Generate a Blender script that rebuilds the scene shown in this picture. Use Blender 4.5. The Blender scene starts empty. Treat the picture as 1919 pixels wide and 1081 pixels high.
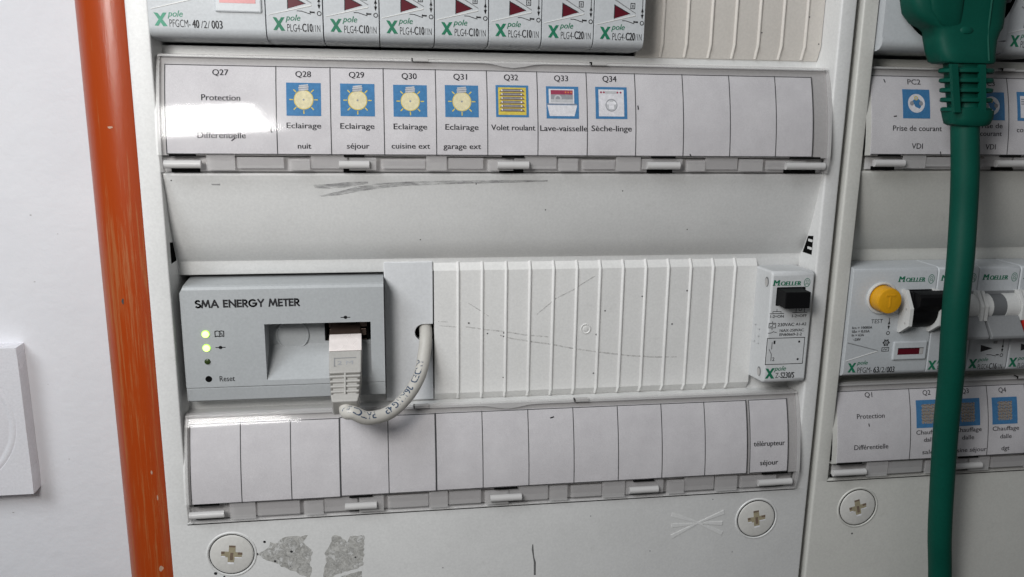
import bpy, bmesh, math, random
from mathutils import Vector, Matrix
random.seed(7)
scn = bpy.context.scene
S = 0.001                                   # everything below is written in millimetres

# ------------------------------------------------------------------ camera, light, exposure
cam_d = bpy.data.cameras.new('camera'); cam = bpy.data.objects.new('camera', cam_d)
scn.collection.objects.link(cam); scn.camera = cam
cam_d.sensor_width = 36.0; cam_d.lens = 36.0 * 1541.06 / 1919.0
cam_d.clip_start = 0.01; cam_d.clip_end = 50
CAMM = [[0.9885885, -0.1499538, 0.0143768], [-0.0192844, -0.2206294, -0.9751671], [0.1494019, 0.9637617, -0.2210034]]
cam.matrix_world = Matrix(((CAMM[0][0], -CAMM[1][0], -CAMM[2][0], -16.985 * S),
                           (CAMM[0][1], -CAMM[1][1], -CAMM[2][1], -299.011 * S),
                           (CAMM[0][2], -CAMM[1][2], -CAMM[2][2], 57.843 * S),
                           (0, 0, 0, 1)))

world = bpy.data.worlds.new('World'); scn.world = world; world.use_nodes = True
bg = world.node_tree.nodes['Background']
wn_ = world.node_tree; tc_ = wn_.nodes.new('ShaderNodeTexCoord'); sp_ = wn_.nodes.new('ShaderNodeSeparateXYZ')
wn_.links.new(tc_.outputs['Generated'], sp_.inputs[0])
rp_ = wn_.nodes.new('ShaderNodeValToRGB'); rp_.color_ramp.elements[0].position = 0.30; rp_.color_ramp.elements[1].position = 0.72
mr_ = wn_.nodes.new('ShaderNodeMapRange'); mr_.inputs[1].default_value = -1; mr_.inputs[2].default_value = 1
rp_.color_ramp.elements[0].color = (0.32, 0.31, 0.30, 1); rp_.color_ramp.elements[1].color = (0.93, 0.96, 1.0, 1)   # dim floor, bright ceiling
wn_.links.new(sp_.outputs['Z'], mr_.inputs[0]); wn_.links.new(mr_.outputs[0], rp_.inputs[0]); wn_.links.new(rp_.outputs[0], bg.inputs[0])
bg.inputs[1].default_value = 0.15

def area(name, loc, target, sx, sy, watts, col):
    d = bpy.data.lights.new(name, 'AREA'); d.shape = 'RECTANGLE'; d.size = sx; d.size_y = sy
    d.energy = watts; d.color = col
    o = bpy.data.objects.new(name, d); scn.collection.objects.link(o)
    o.location = loc
    o.rotation_euler = (Vector(target) - Vector(loc)).to_track_quat('-Z', 'Z').to_euler()
    return o
# near lamp placed upper left to give light that fades rightwards and downwards
area('lamp_upper_left', (-0.145, -0.300, 0.140), (-0.02, 0, 0.01), 0.105, 0.085, 0.84, (1.0, 0.985, 0.965))
area('window_light', (-0.66, -0.62, 0.74), (-0.12, 0, 0.0), 0.55, 0.5, 7.6, (0.92, 0.96, 1.0))

scn.view_settings.view_transform = 'Standard'; scn.view_settings.look = 'None'
scn.view_settings.exposure = 0.0; scn.view_settings.gamma = 1.0
scn.view_settings.use_curve_mapping = False
scn.render.engine = 'CYCLES'
scn.cycles.max_bounces = 10; scn.cycles.transparent_max_bounces = 16
scn.cycles.caustics_reflective = False; scn.cycles.caustics_refractive = False

# ------------------------------------------------------------------ materials
def new_mat(name):
    m = bpy.data.materials.new(name); m.use_nodes = True
    nt = m.node_tree; nt.nodes.clear()
    out = nt.nodes.new('ShaderNodeOutputMaterial')
    return m, nt, out
def noise(nt, scale, detail=2.0, rough=0.5, vec=None):
    n = nt.nodes.new('ShaderNodeTexNoise'); n.inputs['Scale'].default_value = scale
    n.inputs['Detail'].default_value = detail; n.inputs['Roughness'].default_value = rough
    if vec is not None: nt.links.new(vec, n.inputs['Vector'])
    return n
def objvec(nt):
    return nt.nodes.new('ShaderNodeTexCoord').outputs['Object']
def ramp(nt, fac, stops):
    r = nt.nodes.new('ShaderNodeValToRGB'); e = r.color_ramp.elements
    while len(e) < len(stops): e.new(0.5)
    for k, (p, c) in enumerate(stops):
        e[k].position = p; e[k].color = (c[0], c[1], c[2], 1)
    nt.links.new(fac, r.inputs[0]); return r
def plastic(name, rgb, rough=0.42, grain=0.25, gscale=2600, var=0.05, spec=0.5, dirt=0.0, metallic=0.0, speck=True):
    m, nt, out = new_mat(name); L = nt.links
    p = nt.nodes.new('ShaderNodeBsdfPrincipled'); L.new(p.outputs[0], out.inputs[0])
    v = objvec(nt)
    n1 = noise(nt, 38, 4, 0.6, v)
    lo = [c * (1 - var) for c in rgb]; hi = [min(1, c * (1 + var)) for c in rgb]
    r = ramp(nt, n1.outputs['Fac'], [(0.3, lo), (0.7, hi)])
    col = r.outputs[0]
    # fine mottling of moulded plastic
    n2 = noise(nt, gscale * 0.6, 2, 0.6, v)
    r2 = ramp(nt, n2.outputs['Fac'], [(0.3, (0.95,) * 3), (0.7, (1.04,) * 3)])
    mx = nt.nodes.new('ShaderNodeMixRGB'); mx.blend_type = 'MULTIPLY'; mx.inputs[0].default_value = 1
    L.new(col, mx.inputs[1]); L.new(r2.outputs[0], mx.inputs[2]); col = mx.outputs[0]
    if dirt > 0:
        n3 = noise(nt, 160, 6, 0.7, v)
        r3 = ramp(nt, n3.outputs['Fac'], [(0.60, (1, 1, 1)), (0.78, (1 - dirt, 1 - dirt * 1.02, 1 - dirt * 1.08))])
        m3 = nt.nodes.new('ShaderNodeMixRGB'); m3.blend_type = 'MULTIPLY'; m3.inputs[0].default_value = 1
        L.new(col, m3.inputs[1]); L.new(r3.outputs[0], m3.inputs[2]); col = m3.outputs[0]
    L.new(col, p.inputs['Base Color'])
    p.inputs['Metallic'].default_value = metallic
    p.inputs['Specular IOR Level'].default_value = spec
    rr = nt.nodes.new('ShaderNodeMapRange'); rr.inputs[3].default_value = rough - 0.05; rr.inputs[4].default_value = rough + 0.08
    L.new(n1.outputs['Fac'], rr.inputs[0]); L.new(rr.outputs[0], p.inputs['Roughness'])
    if grain > 0:
        nb = noise(nt, gscale, 2, 0.5, v)
        b = nt.nodes.new('ShaderNodeBump'); b.inputs['Strength'].default_value = grain; b.inputs['Distance'].default_value = 0.0001
        L.new(nb.outputs['Fac'], b.inputs['Height']); L.new(b.outputs[0], p.inputs['Normal'])
    return m
def flat(name, rgb, rough=0.6, spec=0.3):
    m, nt, out = new_mat(name)
    p = nt.nodes.new('ShaderNodeBsdfPrincipled'); nt.links.new(p.outputs[0], out.inputs[0])
    n = noise(nt, 900, 3, 0.6, objvec(nt))
    r = ramp(nt, n.outputs['Fac'], [(0.3, [c * 0.88 for c in rgb]), (0.7, [min(1, c * 1.1) for c in rgb])])
    nt.links.new(r.outputs[0], p.inputs['Base Color'])
    p.inputs['Roughness'].default_value = rough; p.inputs['Specular IOR Level'].default_value = spec
    return m
def emitter(name, rgb, k):
    m, nt, out = new_mat(name)
    p = nt.nodes.new('ShaderNodeBsdfPrincipled'); nt.links.new(p.outputs[0], out.inputs[0])
    lw = nt.nodes.new('ShaderNodeTexNoise'); lw.inputs['Scale'].default_value = 200
    p.inputs['Base Color'].default_value = (*rgb, 1)
    p.inputs['Emission Color'].default_value = (*rgb, 1); p.inputs['Emission Strength'].default_value = k
    return m
def clear(name, tint, rough=0.10, wav=0.07, wscale=60, milky=0.0):
    m, nt, out = new_mat(name); L = nt.links
    t = nt.nodes.new('ShaderNodeBsdfTransparent'); t.inputs[0].default_value = (*tint, 1)
    g = nt.nodes.new('ShaderNodeBsdfGlossy'); g.inputs['Roughness'].default_value = rough
    lw = nt.nodes.new('ShaderNodeLayerWeight'); lw.inputs['Blend'].default_value = 0.5
    pw = nt.nodes.new('ShaderNodeMath'); pw.operation = 'POWER'; pw.inputs[1].default_value = 5.0
    L.new(lw.outputs['Facing'], pw.inputs[0])
    f = nt.nodes.new('ShaderNodeMapRange'); f.inputs[3].default_value = 0.014; f.inputs[4].default_value = 0.75
    L.new(pw.outputs[0], f.inputs[0])
    v = objvec(nt); n = noise(nt, wscale, 3, 0.55, v)
    b = nt.nodes.new('ShaderNodeBump'); b.inputs['Strength'].default_value = wav; b.inputs['Distance'].default_value = 0.001
    L.new(n.outputs['Fac'], b.inputs['Height']); L.new(b.outputs[0], g.inputs['Normal'])
    base = t.outputs[0]
    if milky > 0:
        d = nt.nodes.new('ShaderNodeBsdfDiffuse'); d.inputs[0].default_value = (0.72, 0.71, 0.70, 1)
        mm = nt.nodes.new('ShaderNodeMixShader'); mm.inputs[0].default_value = milky
        L.new(t.outputs[0], mm.inputs[1]); L.new(d.outputs[0], mm.inputs[2]); base = mm.outputs[0]
    mx = nt.nodes.new('ShaderNodeMixShader')
    L.new(f.outputs[0], mx.inputs[0]); L.new(base, mx.inputs[1]); L.new(g.outputs[0], mx.inputs[2])
    L.new(mx.outputs[0], out.inputs[0])
    return m
def paper_mat(name):
    m, nt, out = new_mat(name); L = nt.links
    p = nt.nodes.new('ShaderNodeBsdfPrincipled'); L.new(p.outputs[0], out.inputs[0])
    v = objvec(nt)
    n1 = noise(nt, 70, 5, 0.65, v); n2 = noise(nt, 2200, 2, 0.6, v)
    r1 = ramp(nt, n1.outputs['Fac'], [(0.3, (0.575, 0.562, 0.570)), (0.7, (0.655, 0.643, 0.648))])
    r2 = ramp(nt, n2.outputs['Fac'], [(0.3, (0.94,) * 3), (0.7, (1.04,) * 3)])
    mx = nt.nodes.new('ShaderNodeMixRGB'); mx.blend_type = 'MULTIPLY'; mx.inputs[0].default_value = 1
    L.new(r1.outputs[0], mx.inputs[1]); L.new(r2.outputs[0], mx.inputs[2]); L.new(mx.outputs[0], p.inputs['Base Color'])
    p.inputs['Roughness'].default_value = 0.85; p.inputs['Specular IOR Level'].default_value = 0.2
    b = nt.nodes.new('ShaderNodeBump'); b.inputs['Strength'].default_value = 0.5; b.inputs['Distance'].default_value = 0.0012
    nw = noise(nt, 55, 3, 0.5, v); L.new(nw.outputs['Fac'], b.inputs['Height']); L.new(b.outputs[0], p.inputs['Normal'])
    return m
def scuff_mat(name, rgb, lo=0.42, hi=0.62, stretch=(6, 1, 60), scale=30):
    m, nt, out = new_mat(name); L = nt.links
    d = nt.nodes.new('ShaderNodeBsdfDiffuse'); d.inputs[0].default_value = (*rgb, 1)
    t = nt.nodes.new('ShaderNodeBsdfTransparent')
    mp = nt.nodes.new('ShaderNodeMapping'); mp.inputs['Scale'].default_value = stretch
    L.new(objvec(nt), mp.inputs['Vector'])
    n = noise(nt, scale, 6, 0.7, mp.outputs[0])
    mr = nt.nodes.new('ShaderNodeMapRange'); mr.inputs[1].default_value = lo; mr.inputs[2].default_value = hi
    mr.inputs[3].default_value = 0.0; mr.inputs[4].default_value = 0.85
    L.new(n.outputs['Fac'], mr.inputs[0])
    mx = nt.nodes.new('ShaderNodeMixShader'); L.new(mr.outputs[0], mx.inputs[0])
    L.new(t.outputs[0], mx.inputs[1]); L.new(d.outputs[0], mx.inputs[2]); L.new(mx.outputs[0], out.inputs[0])
    return m
def pipe_mat():
    m, nt, out = new_mat('orange_paint'); L = nt.links
    p = nt.nodes.new('ShaderNodeBsdfPrincipled'); L.new(p.outputs[0], out.inputs[0])
    v = objvec(nt)
    mp = nt.nodes.new('ShaderNodeMapping'); mp.inputs['Scale'].default_value = (1, 1, 0.022); L.new(v, mp.inputs['Vector'])
    mp2 = nt.nodes.new('ShaderNodeMapping'); mp2.inputs['Scale'].default_value = (1, 1, 0.10); L.new(v, mp2.inputs['Vector'])
    p.inputs['Specular IOR Level'].default_value = 0.55
    n1 = noise(nt, 950, 5, 0.68, mp.outputs[0])         # long worn streaks
    n2 = noise(nt, 700, 6, 0.7, mp2.outputs[0])         # ragged edges of the wear
    n0 = noise(nt, 9, 2, 0.5, v)                        # where the pipe is rubbed at all
    a1 = nt.nodes.new('ShaderNodeMath'); a1.operation = 'MULTIPLY_ADD'; a1.inputs[1].default_value = 0.45
    L.new(n2.outputs['Fac'], a1.inputs[0]); L.new(n1.outputs['Fac'], a1.inputs[2])
    a2 = nt.nodes.new('ShaderNodeMath'); a2.operation = 'MULTIPLY_ADD'; a2.inputs[1].default_value = 0.55
    L.new(n0.outputs['Fac'], a2.inputs[0]); L.new(a1.outputs[0], a2.inputs[2])
    # rubbed more towards the lower end of the pipe
    sx = nt.nodes.new('ShaderNodeSeparateXYZ'); L.new(v, sx.inputs[0])
    mz = nt.nodes.new('ShaderNodeMapRange'); mz.inputs[1].default_value = 0.11; mz.inputs[2].default_value = -0.12
    mz.inputs[3].default_value = -0.03; mz.inputs[4].default_value = 0.13; L.new(sx.outputs['Z'], mz.inputs[0])
    a3 = nt.nodes.new('ShaderNodeMath'); a3.operation = 'ADD'; L.new(a2.outputs[0], a3.inputs[0]); L.new(mz.outputs[0], a3.inputs[1])
    r = ramp(nt, a3.outputs[0], [(0.0, (0.40, 0.058, 0.005)), (0.5, (0.36, 0.047, 0.0035))])
    mask = nt.nodes.new('ShaderNodeMapRange'); mask.inputs[1].default_value = 1.08; mask.inputs[2].default_value = 1.24; mask.inputs[4].default_value = 0.8
    L.new(a3.outputs[0], mask.inputs[0])
    mx = nt.nodes.new('ShaderNodeMixRGB'); L.new(mask.outputs[0], mx.inputs[0]); L.new(r.outputs[0], mx.inputs[1])
    mx.inputs[2].default_value = (0.36, 0.115, 0.030, 1)
    L.new(mx.outputs[0], p.inputs['Base Color'])
    rr = nt.nodes.new('ShaderNodeMapRange'); rr.inputs[3].default_value = 0.30; rr.inputs[4].default_value = 0.6
    L.new(mask.outputs[0], rr.inputs[0]); L.new(rr.outputs[0], p.inputs['Roughness'])
    b = nt.nodes.new('ShaderNodeBump'); b.inputs['Strength'].default_value = 0.25; b.inputs['Distance'].default_value = 0.0004
    L.new(n2.outputs['Fac'], b.inputs['Height']); L.new(b.outputs[0], p.inputs['Normal'])
    return m
def wall_mat():
    m, nt, out = new_mat('wall_paint'); L = nt.links
    p = nt.nodes.new('ShaderNodeBsdfPrincipled'); L.new(p.outputs[0], out.inputs[0])
    v = objvec(nt); n1 = noise(nt, 14, 5, 0.6, v)
    r = ramp(nt, n1.outputs['Fac'], [(0.3, (0.79, 0.795, 0.825)), (0.7, (0.845, 0.85, 0.875))]); L.new(r.outputs[0], p.inputs['Base Color'])
    p.inputs['Roughness'].default_value = 0.7
    n2 = noise(nt, 150, 6, 0.62, v); b = nt.nodes.new('ShaderNodeBump'); b.inputs['Strength'].default_value = 0.28; b.inputs['Distance'].default_value = 0.0012
    L.new(n2.outputs['Fac'], b.inputs['Height']); L.new(b.outputs[0], p.inputs['Normal'])
    return m
def residue_mat():
    m, nt, out = new_mat('glue_residue'); L = nt.links
    p = nt.nodes.new('ShaderNodeBsdfPrincipled'); L.new(p.outputs[0], out.inputs[0])
    v = objvec(nt); n = noise(nt, 520, 8, 0.75, v); n2 = noise(nt, 1500, 3, 0.6, v)
    n.inputs['Distortion'].default_value = 1.2
    r = ramp(nt, n.outputs['Fac'], [(0.30, (0.17, 0.165, 0.15)), (0.46, (0.36, 0.355, 0.335)), (0.64, (0.54, 0.535, 0.51))])
    L.new(r.outputs[0], p.inputs['Base Color']); p.inputs['Roughness'].default_value = 0.8
    t = nt.nodes.new('ShaderNodeBsdfTransparent'); n4 = noise(nt, 330, 7, 0.72, v); n4.inputs['Distortion'].default_value = 0.8
    mr = nt.nodes.new('ShaderNodeMapRange'); mr.inputs[1].default_value = 0.46; mr.inputs[2].default_value = 0.60
    mr.inputs[3].default_value = 0.0; mr.inputs[4].default_value = 0.85; L.new(n4.outputs['Fac'], mr.inputs[0])
    mx = nt.nodes.new('ShaderNodeMixShader'); L.new(mr.outputs[0], mx.inputs[0]); L.new(p.outputs[0], mx.inputs[1]); L.new(t.outputs[0], mx.inputs[2])
    L.new(mx.outputs[0], out.inputs[0])
    return m

M = {}
M['cover'] = plastic('cover_plastic', (0.645, 0.645, 0.635), 0.42, 0.22, 1900, 0.03, dirt=0.10)
M['cover2'] = plastic('cover_plastic_yellowed', (0.555, 0.55, 0.515), 0.42, 0.22, 1900, 0.03, dirt=0.12)
M['strip'] = plastic('blank_plastic', (0.67, 0.665, 0.65), 0.45, 0.25, 1900, 0.03, dirt=0.10)
M['strip_warm'] = plastic('blank_plastic_warm', (0.62, 0.585, 0.54), 0.45, 0.25, 1900, 0.03, dirt=0.10)
M['filler'] = plastic('filler_plastic', (0.60, 0.610, 0.622), 0.35, 0.12, 1900, 0.02)
M['module'] = plastic('module_grey', (0.49, 0.51, 0.525), 0.42, 0.3, 1900, 0.03, dirt=0.08)
M['relay'] = plastic('relay_grey', (0.56, 0.57, 0.575), 0.42, 0.3, 1900, 0.03, dirt=0.06)
M['meter'] = plastic('meter_grey', (0.378, 0.394, 0.402), 0.45, 0.3, 1900, 0.03)
M['dark'] = flat('dark_cavity', (0.006, 0.006, 0.006), 0.9, 0.0)  # painted as shade in holes and slots; also the socket lining
M['drip'] = flat('grey_drip', (0.13, 0.13, 0.13), 0.7)
M['rail'] = plastic('rail_plastic', (0.57, 0.56, 0.55), 0.5, 0.2, 1900, 0.06)
M['gap'] = flat('gap_shade', (0.035, 0.034, 0.03), 0.9, 0.0)
M['tray'] = plastic('tray_plastic', (0.42, 0.41, 0.40), 0.5, 0.2, 1900, 0.05)
M['black'] = plastic('black_plastic', (0.006, 0.006, 0.0065), 0.5, 0.2, 1900, 0.05, spec=0.08)
M['ink'] = flat('black_ink', (0.018, 0.018, 0.02), 0.6)
M['inkgrey'] = flat('printer_ink', (0.026, 0.025, 0.03), 0.7)
M['line'] = flat('printed_line', (0.06, 0.06, 0.062), 0.7)
M['green'] = flat('logo_green', (0.012, 0.15, 0.08), 0.5)
M['green_pale'] = flat('logo_green_pale', (0.055, 0.26, 0.165), 0.5)
M['paper'] = paper_mat('label_paper')
M['clear'] = clear('clear_cover', (0.965, 0.962, 0.965))
M['frost'] = clear('frosted_plastic', (0.93, 0.925, 0.925), 0.25, 0.4, 120, 0.35)
M['clip'] = clear('clip_plastic', (0.9, 0.9, 0.9), 0.2, 0.4, 200, 0.62)
M['blue'] = flat('picto_blue', (0.055, 0.20, 0.40), 0.7)
M['cream'] = flat('picto_cream', (0.72, 0.66, 0.42), 0.7)
M['yellow'] = flat('picto_yellow', (0.66, 0.52, 0.08), 0.7)
M['brown'] = flat('picto_brown', (0.17, 0.125, 0.09), 0.7)
M['heat'] = flat('picto_sand', (0.34, 0.27, 0.19), 0.7); M['heat2'] = flat('picto_stone', (0.30, 0.29, 0.27), 0.7)
M['pgrey'] = flat('picto_grey', (0.30, 0.31, 0.33), 0.7)
M['plight'] = flat('picto_light', (0.52, 0.53, 0.54), 0.7)
M['pwhite'] = flat('picto_white', (0.72, 0.72, 0.74), 0.7)
M['magenta'] = flat('picto_magenta', (0.33, 0.045, 0.09), 0.7)
M['porange'] = flat('picto_orange', (0.62, 0.22, 0.06), 0.7)
M['red'] = plastic('window_red', (0.085, 0.005, 0.012), 0.4, 0.0, 1500, 0.1, spec=0.25)
M['pink'] = plastic('window_pink', (0.50, 0.20, 0.20), 0.3, 0.0, 1500, 0.2, spec=0.3)
M['redtab'] = plastic('toggle_red', (0.42, 0.022, 0.014), 0.35, 0.2, 1900, 0.05)
M['greytab'] = plastic('toggle_grey', (0.22, 0.225, 0.23), 0.45, 0.3, 1900, 0.05)
M['midgrey'] = plastic('barrel_grey', (0.13, 0.135, 0.14), 0.45, 0.3, 1900, 0.05)
M['guard'] = plastic('guard_white', (0.60, 0.60, 0.585), 0.4, 0.2, 1900, 0.04)
M['button'] = plastic('button_yellow', (0.66, 0.32, 0.008), 0.35, 0.15, 1900, 0.04)
M['cable_grey'] = plastic('patch_cable_sheath', (0.47, 0.455, 0.42), 0.42, 0.1, 900, 0.04, dirt=0.15)
M['boot'] = plastic('plug_boot_rubber', (0.37, 0.36, 0.34), 0.5, 0.25, 1900, 0.04)
M['metal'] = plastic('plug_shell_metal', (0.93, 0.86, 0.83), 0.26, 0.1, 700, 0.05, metallic=0.25)
M['jackmetal'] = plastic('jack_metal', (0.16, 0.115, 0.095), 0.35, 0.0, 900, 0.2, metallic=0.8)
M['plug_green'] = plastic('plug_green_rubber', (0.001, 0.062, 0.042), 0.55, 0.35, 1500, 0.06, spec=0.18, dirt=0.10)
M['screw'] = plastic('screw_plastic', (0.60, 0.59, 0.56), 0.5, 0.3, 1500, 0.04, dirt=0.15)
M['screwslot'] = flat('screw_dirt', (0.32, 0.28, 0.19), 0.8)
M['led_on'] = emitter('led_lit', (0.62, 1.0, 0.22), 2.6)
M['led_halo'] = emitter('led_lit_halo', (0.36, 0.85, 0.03), 1.1)  # glow around the lit lamp built into its outer ring
M['led_off'] = plastic('led_off', (0.03, 0.05, 0.012), 0.2, 0.0, 900, 0.1)
M['scuff'] = scuff_mat('rubber_scuff', (0.22, 0.22, 0.225), 0.34, 0.78, (9, 1, 40), 22)
M['scuffs'] = scuff_mat('faint_scratch', (0.36, 0.35, 0.335), 0.34, 0.90, (3, 1, 3), 260)
M['bluecable'] = flat('cable_print', (0.05, 0.075, 0.12), 0.6)
M['residue'] = residue_mat(); M['pipe'] = pipe_mat(); M['wall'] = wall_mat()
M['plate'] = plastic('wall_plate_white', (0.80, 0.80, 0.83), 0.25, 0.05, 1500, 0.02)
M['plastic_in'] = flat('inner_plate', (0.03, 0.03, 0.03), 0.9, 0.0)  # near-black colour so the gaps in front show deep shade
M['paint_chip'] = flat('paint_chip', (0.46, 0.30, 0.22), 0.6)

# ------------------------------------------------------------------ mesh builder
class MB:
    def __init__(self): self.v = []; self.f = []; self.m = []; self.mats = []
    def mi(self, mat):
        if mat not in self.mats: self.mats.append(mat)
        return self.mats.index(mat)
    def add(self, vs, fs, mat):
        o = len(self.v); k = self.mi(mat); self.v += [tuple(p) for p in vs]
        for f in fs: self.f.append(tuple(i + o for i in f)); self.m.append(k)
        return self
    def box(self, x0, x1, y0, y1, z0, z1, mat):
        vs = [(x, y, z) for x in (x0, x1) for y in (y0, y1) for z in (z0, z1)]
        fs = [(0, 1, 3, 2), (4, 6, 7, 5), (0, 4, 5, 1), (2, 3, 7, 6), (0, 2, 6, 4), (1, 5, 7, 3)]
        return self.add(vs, fs, mat)
    def prism_x(self, prof, x0, x1, mat, caps=True):
        n = len(prof)
        vs = [(x0, y, z) for y, z in prof] + [(x1, y, z) for y, z in prof]
        fs = [(i, (i + 1) % n, n + (i + 1) % n, n + i) for i in range(n)]
        if caps: fs += [tuple(range(n)), tuple(range(n, 2 * n))]
        return self.add(vs, fs, mat)
    def prism_y(self, outl, y0, y1, mat, y0f=None):
        n = len(outl)
        vs = [(x, (y0f(x, z) if y0f else y0), z) for x, z in outl] + [(x, y1, z) for x, z in outl]
        fs = [(i, (i + 1) % n, n + (i + 1) % n, n + i) for i in range(n)] + [tuple(range(n)), tuple(range(n, 2 * n))]
        return self.add(vs, fs, mat)
    def prism_z(self, outl, z0, z1, mat):
        n = len(outl)
        vs = [(x, y, z0) for x, y in outl] + [(x, y, z1) for x, y in outl]
        fs = [(i, (i + 1) % n, n + (i + 1) % n, n + i) for i in range(n)] + [tuple(range(n)), tuple(range(n, 2 * n))]
        return self.add(vs, fs, mat)
    def cyl(self, a, b, r0, r1, mat, seg=32, caps=True):
        a = Vector(a); b = Vector(b); d = (b - a).normalized()
        u = d.orthogonal().normalized(); w = d.cross(u)
        vs = []
        for c, r in ((a, r0), (b, r1)):
            for i in range(seg):
                t = 2 * math.pi * i / seg; vs.append(c + u * (r * math.cos(t)) + w * (r * math.sin(t)))
        fs = [(i, (i + 1) % seg, seg + (i + 1) % seg, seg + i) for i in range(seg)]
        if caps: fs += [tuple(range(seg)), tuple(range(seg, 2 * seg))]
        return self.add(vs, fs, mat)
    def lathe_y(self, cx, cz, prof, mat, seg=48):
        """prof = [(r, y)] revolved about an axis along Y; closed with r == 0 ends"""
        vs = []; n = len(prof)
        for i in range(seg):
            t = 2 * math.pi * i / seg
            for r, y in prof: vs.append((cx + r * math.cos(t), y, cz + r * math.sin(t)))
        fs = []
        for i in range(seg):
            j = (i + 1) % seg
            for k in range(n - 1): fs.append((i * n + k, j * n + k, j * n + k + 1, i * n + k + 1))
        return self.add(vs, fs, mat)
    def flat(self, outl, yf, mat):
        """a printed shape lying on a surface"""
        vs = [(x, yf(x, z), z) for x, z in outl]
        return self.add(vs, [tuple(range(len(vs)))], mat)
    def stroke(self, pts, w, yf, mat, closed=False):
        P = [Vector((p[0], p[1])) for p in pts]
        if closed: P.append(P[0])
        for a, b in zip(P[:-1], P[1:]):
            d = (b - a)
            if d.length < 1e-6: continue
            d.normalize(); n = Vector((-d.y, d.x)) * (w / 2); e = d * (w * 0.3)
            q = [a - e + n, a - e - n, b + e - n, b + e + n]
            self.flat([(p.x, p.y) for p in q], yf, mat)
        return self
    def dot(self, cx, cz, r, yf, mat, seg=20, rz=None):
        return self.flat([(cx + r * math.cos(2 * math.pi * i / seg), cz + (rz or r) * math.sin(2 * math.pi * i / seg)) for i in range(seg)], yf, mat)
    def ring(self, cx, cz, r, w, yf, mat, seg=28, rz=None):
        rz = rz or r
        for i in range(seg):
            t0 = 2 * math.pi * i / seg; t1 = 2 * math.pi * (i + 1) / seg
            q = [(cx + (r + s) * math.cos(t), cz + (rz + s) * math.sin(t)) for s, t in ((-w / 2, t0), (w / 2, t0), (w / 2, t1), (-w / 2, t1))]
            self.flat(q, yf, mat)
        return self
    def tube(self, path, rad, mat, seg=20, caps=True):
        P = [Vector(p) for p in path]; n = len(P); vs = []; u = None
        for i in range(n):
            d = (P[min(i + 1, n - 1)] - P[max(i - 1, 0)]).normalized()
            if u is None: u = d.orthogonal().normalized()
            u = (u - d * u.dot(d)).normalized(); w = d.cross(u)
            r = rad(i / (n - 1)) if callable(rad) else rad
            for k in range(seg):
                t = 2 * math.pi * k / seg; vs.append(P[i] + u * (r * math.cos(t)) + w * (r * math.sin(t)))
        fs = []
        for i in range(n - 1):
            for k in range(seg):
                j = (k + 1) % seg; fs.append((i * seg + k, i * seg + j, (i + 1) * seg + j, (i + 1) * seg + k))
        if caps: fs += [tuple(range(seg)), tuple(range((n - 1) * seg, n * seg))]
        return self.add(vs, fs, mat)
    def text(self, s, x0, x1, zb, cap, yf, mat, bold=0.0, shear=0.0, strike=0.0):
        if bold > 0: strike = max(strike, 3.0 * bold * cap); bold = 0.0
        if strike:                                  # heavier letters: struck twice, a hair apart
            self.text(s, x0, x1 - strike, zb, cap, yf, mat, bold, shear)
            self.text(s, x0 + strike, x1, zb, cap, lambda x, z: yf(x, z) - 0.015, mat, bold, shear)
            return self.text(s, x0 + strike / 2, x1 - strike / 2, zb, cap, lambda x, z: yf(x, z) - 0.03, mat, bold, shear)
        vs, fs, (bx0, bx1), caph = glyphs(s, bold, shear)
        kx = (x1 - x0) / (bx1 - bx0); kz = cap / caph
        return self.add([(x0 + (a - bx0) * kx, yf(x0 + (a - bx0) * kx, zb + b * kz), zb + b * kz) for a, b in vs], fs, mat)
    def build(self, name, parent=None, bevel=0.0, smooth=None, seg=2, loc=None, sub=0):
        o0 = Vector(loc) if loc else (Vector(parent['base']) if parent and 'base' in parent.keys() else Vector((0, 0, 0)))
        me = bpy.data.meshes.new(name)
        me.from_pydata([((x - o0[0]) * S, (y - o0[1]) * S, (z - o0[2]) * S) for x, y, z in self.v], [], self.f)
        for m in self.mats: me.materials.append(m)
        me.polygons.foreach_set('material_index', self.m)
        bm = bmesh.new(); bm.from_mesh(me); bmesh.ops.recalc_face_normals(bm, faces=bm.faces[:]); bm.to_mesh(me); bm.free()
        if smooth:
            for p in me.polygons: p.use_smooth = True
            me.set_sharp_from_angle(angle=math.radians(smooth))
        o = bpy.data.objects.new(name, me); scn.collection.objects.link(o)
        o['base'] = list(map(float, o0))
        if parent: o.parent = parent
        else: o.location = o0 * S
        if bevel:
            b = o.modifiers.new('bevel', 'BEVEL'); b.width = bevel * S; b.segments = seg; b.limit_method = 'ANGLE'
            b.angle_limit = math.radians(32); b.use_clamp_overlap = True
        return o

_gl = {}
def glyphs(s, bold, shear):
    key = (s, bold, shear)
    if key in _gl: return _gl[key]
    cu = bpy.data.curves.new('text', 'FONT'); cu.body = s; cu.offset = bold; cu.shear = shear; cu.resolution_u = 3
    ob = bpy.data.objects.new('text', cu); scn.collection.objects.link(ob)
    dg = bpy.context.evaluated_depsgraph_get(); dg.update()
    me = bpy.data.meshes.new_from_object(ob.evaluated_get(dg))
    vs = [(v.co.x, v.co.y) for v in me.vertices]; fs = [tuple(p.vertices) for p in me.polygons]
    bpy.data.objects.remove(ob); bpy.data.curves.remove(cu); bpy.data.meshes.remove(me)
    xs = [v[0] for v in vs]
    if 'H' not in _cap:
        _cap['H'] = 1.0
        _cap['H'] = max(v[1] for v in glyphs('H', 0.0, 0.0)[0])
    _gl[key] = (vs, fs, (min(xs), max(xs)), _cap['H'] + bold)
    return _gl[key]
_cap = {}

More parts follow.
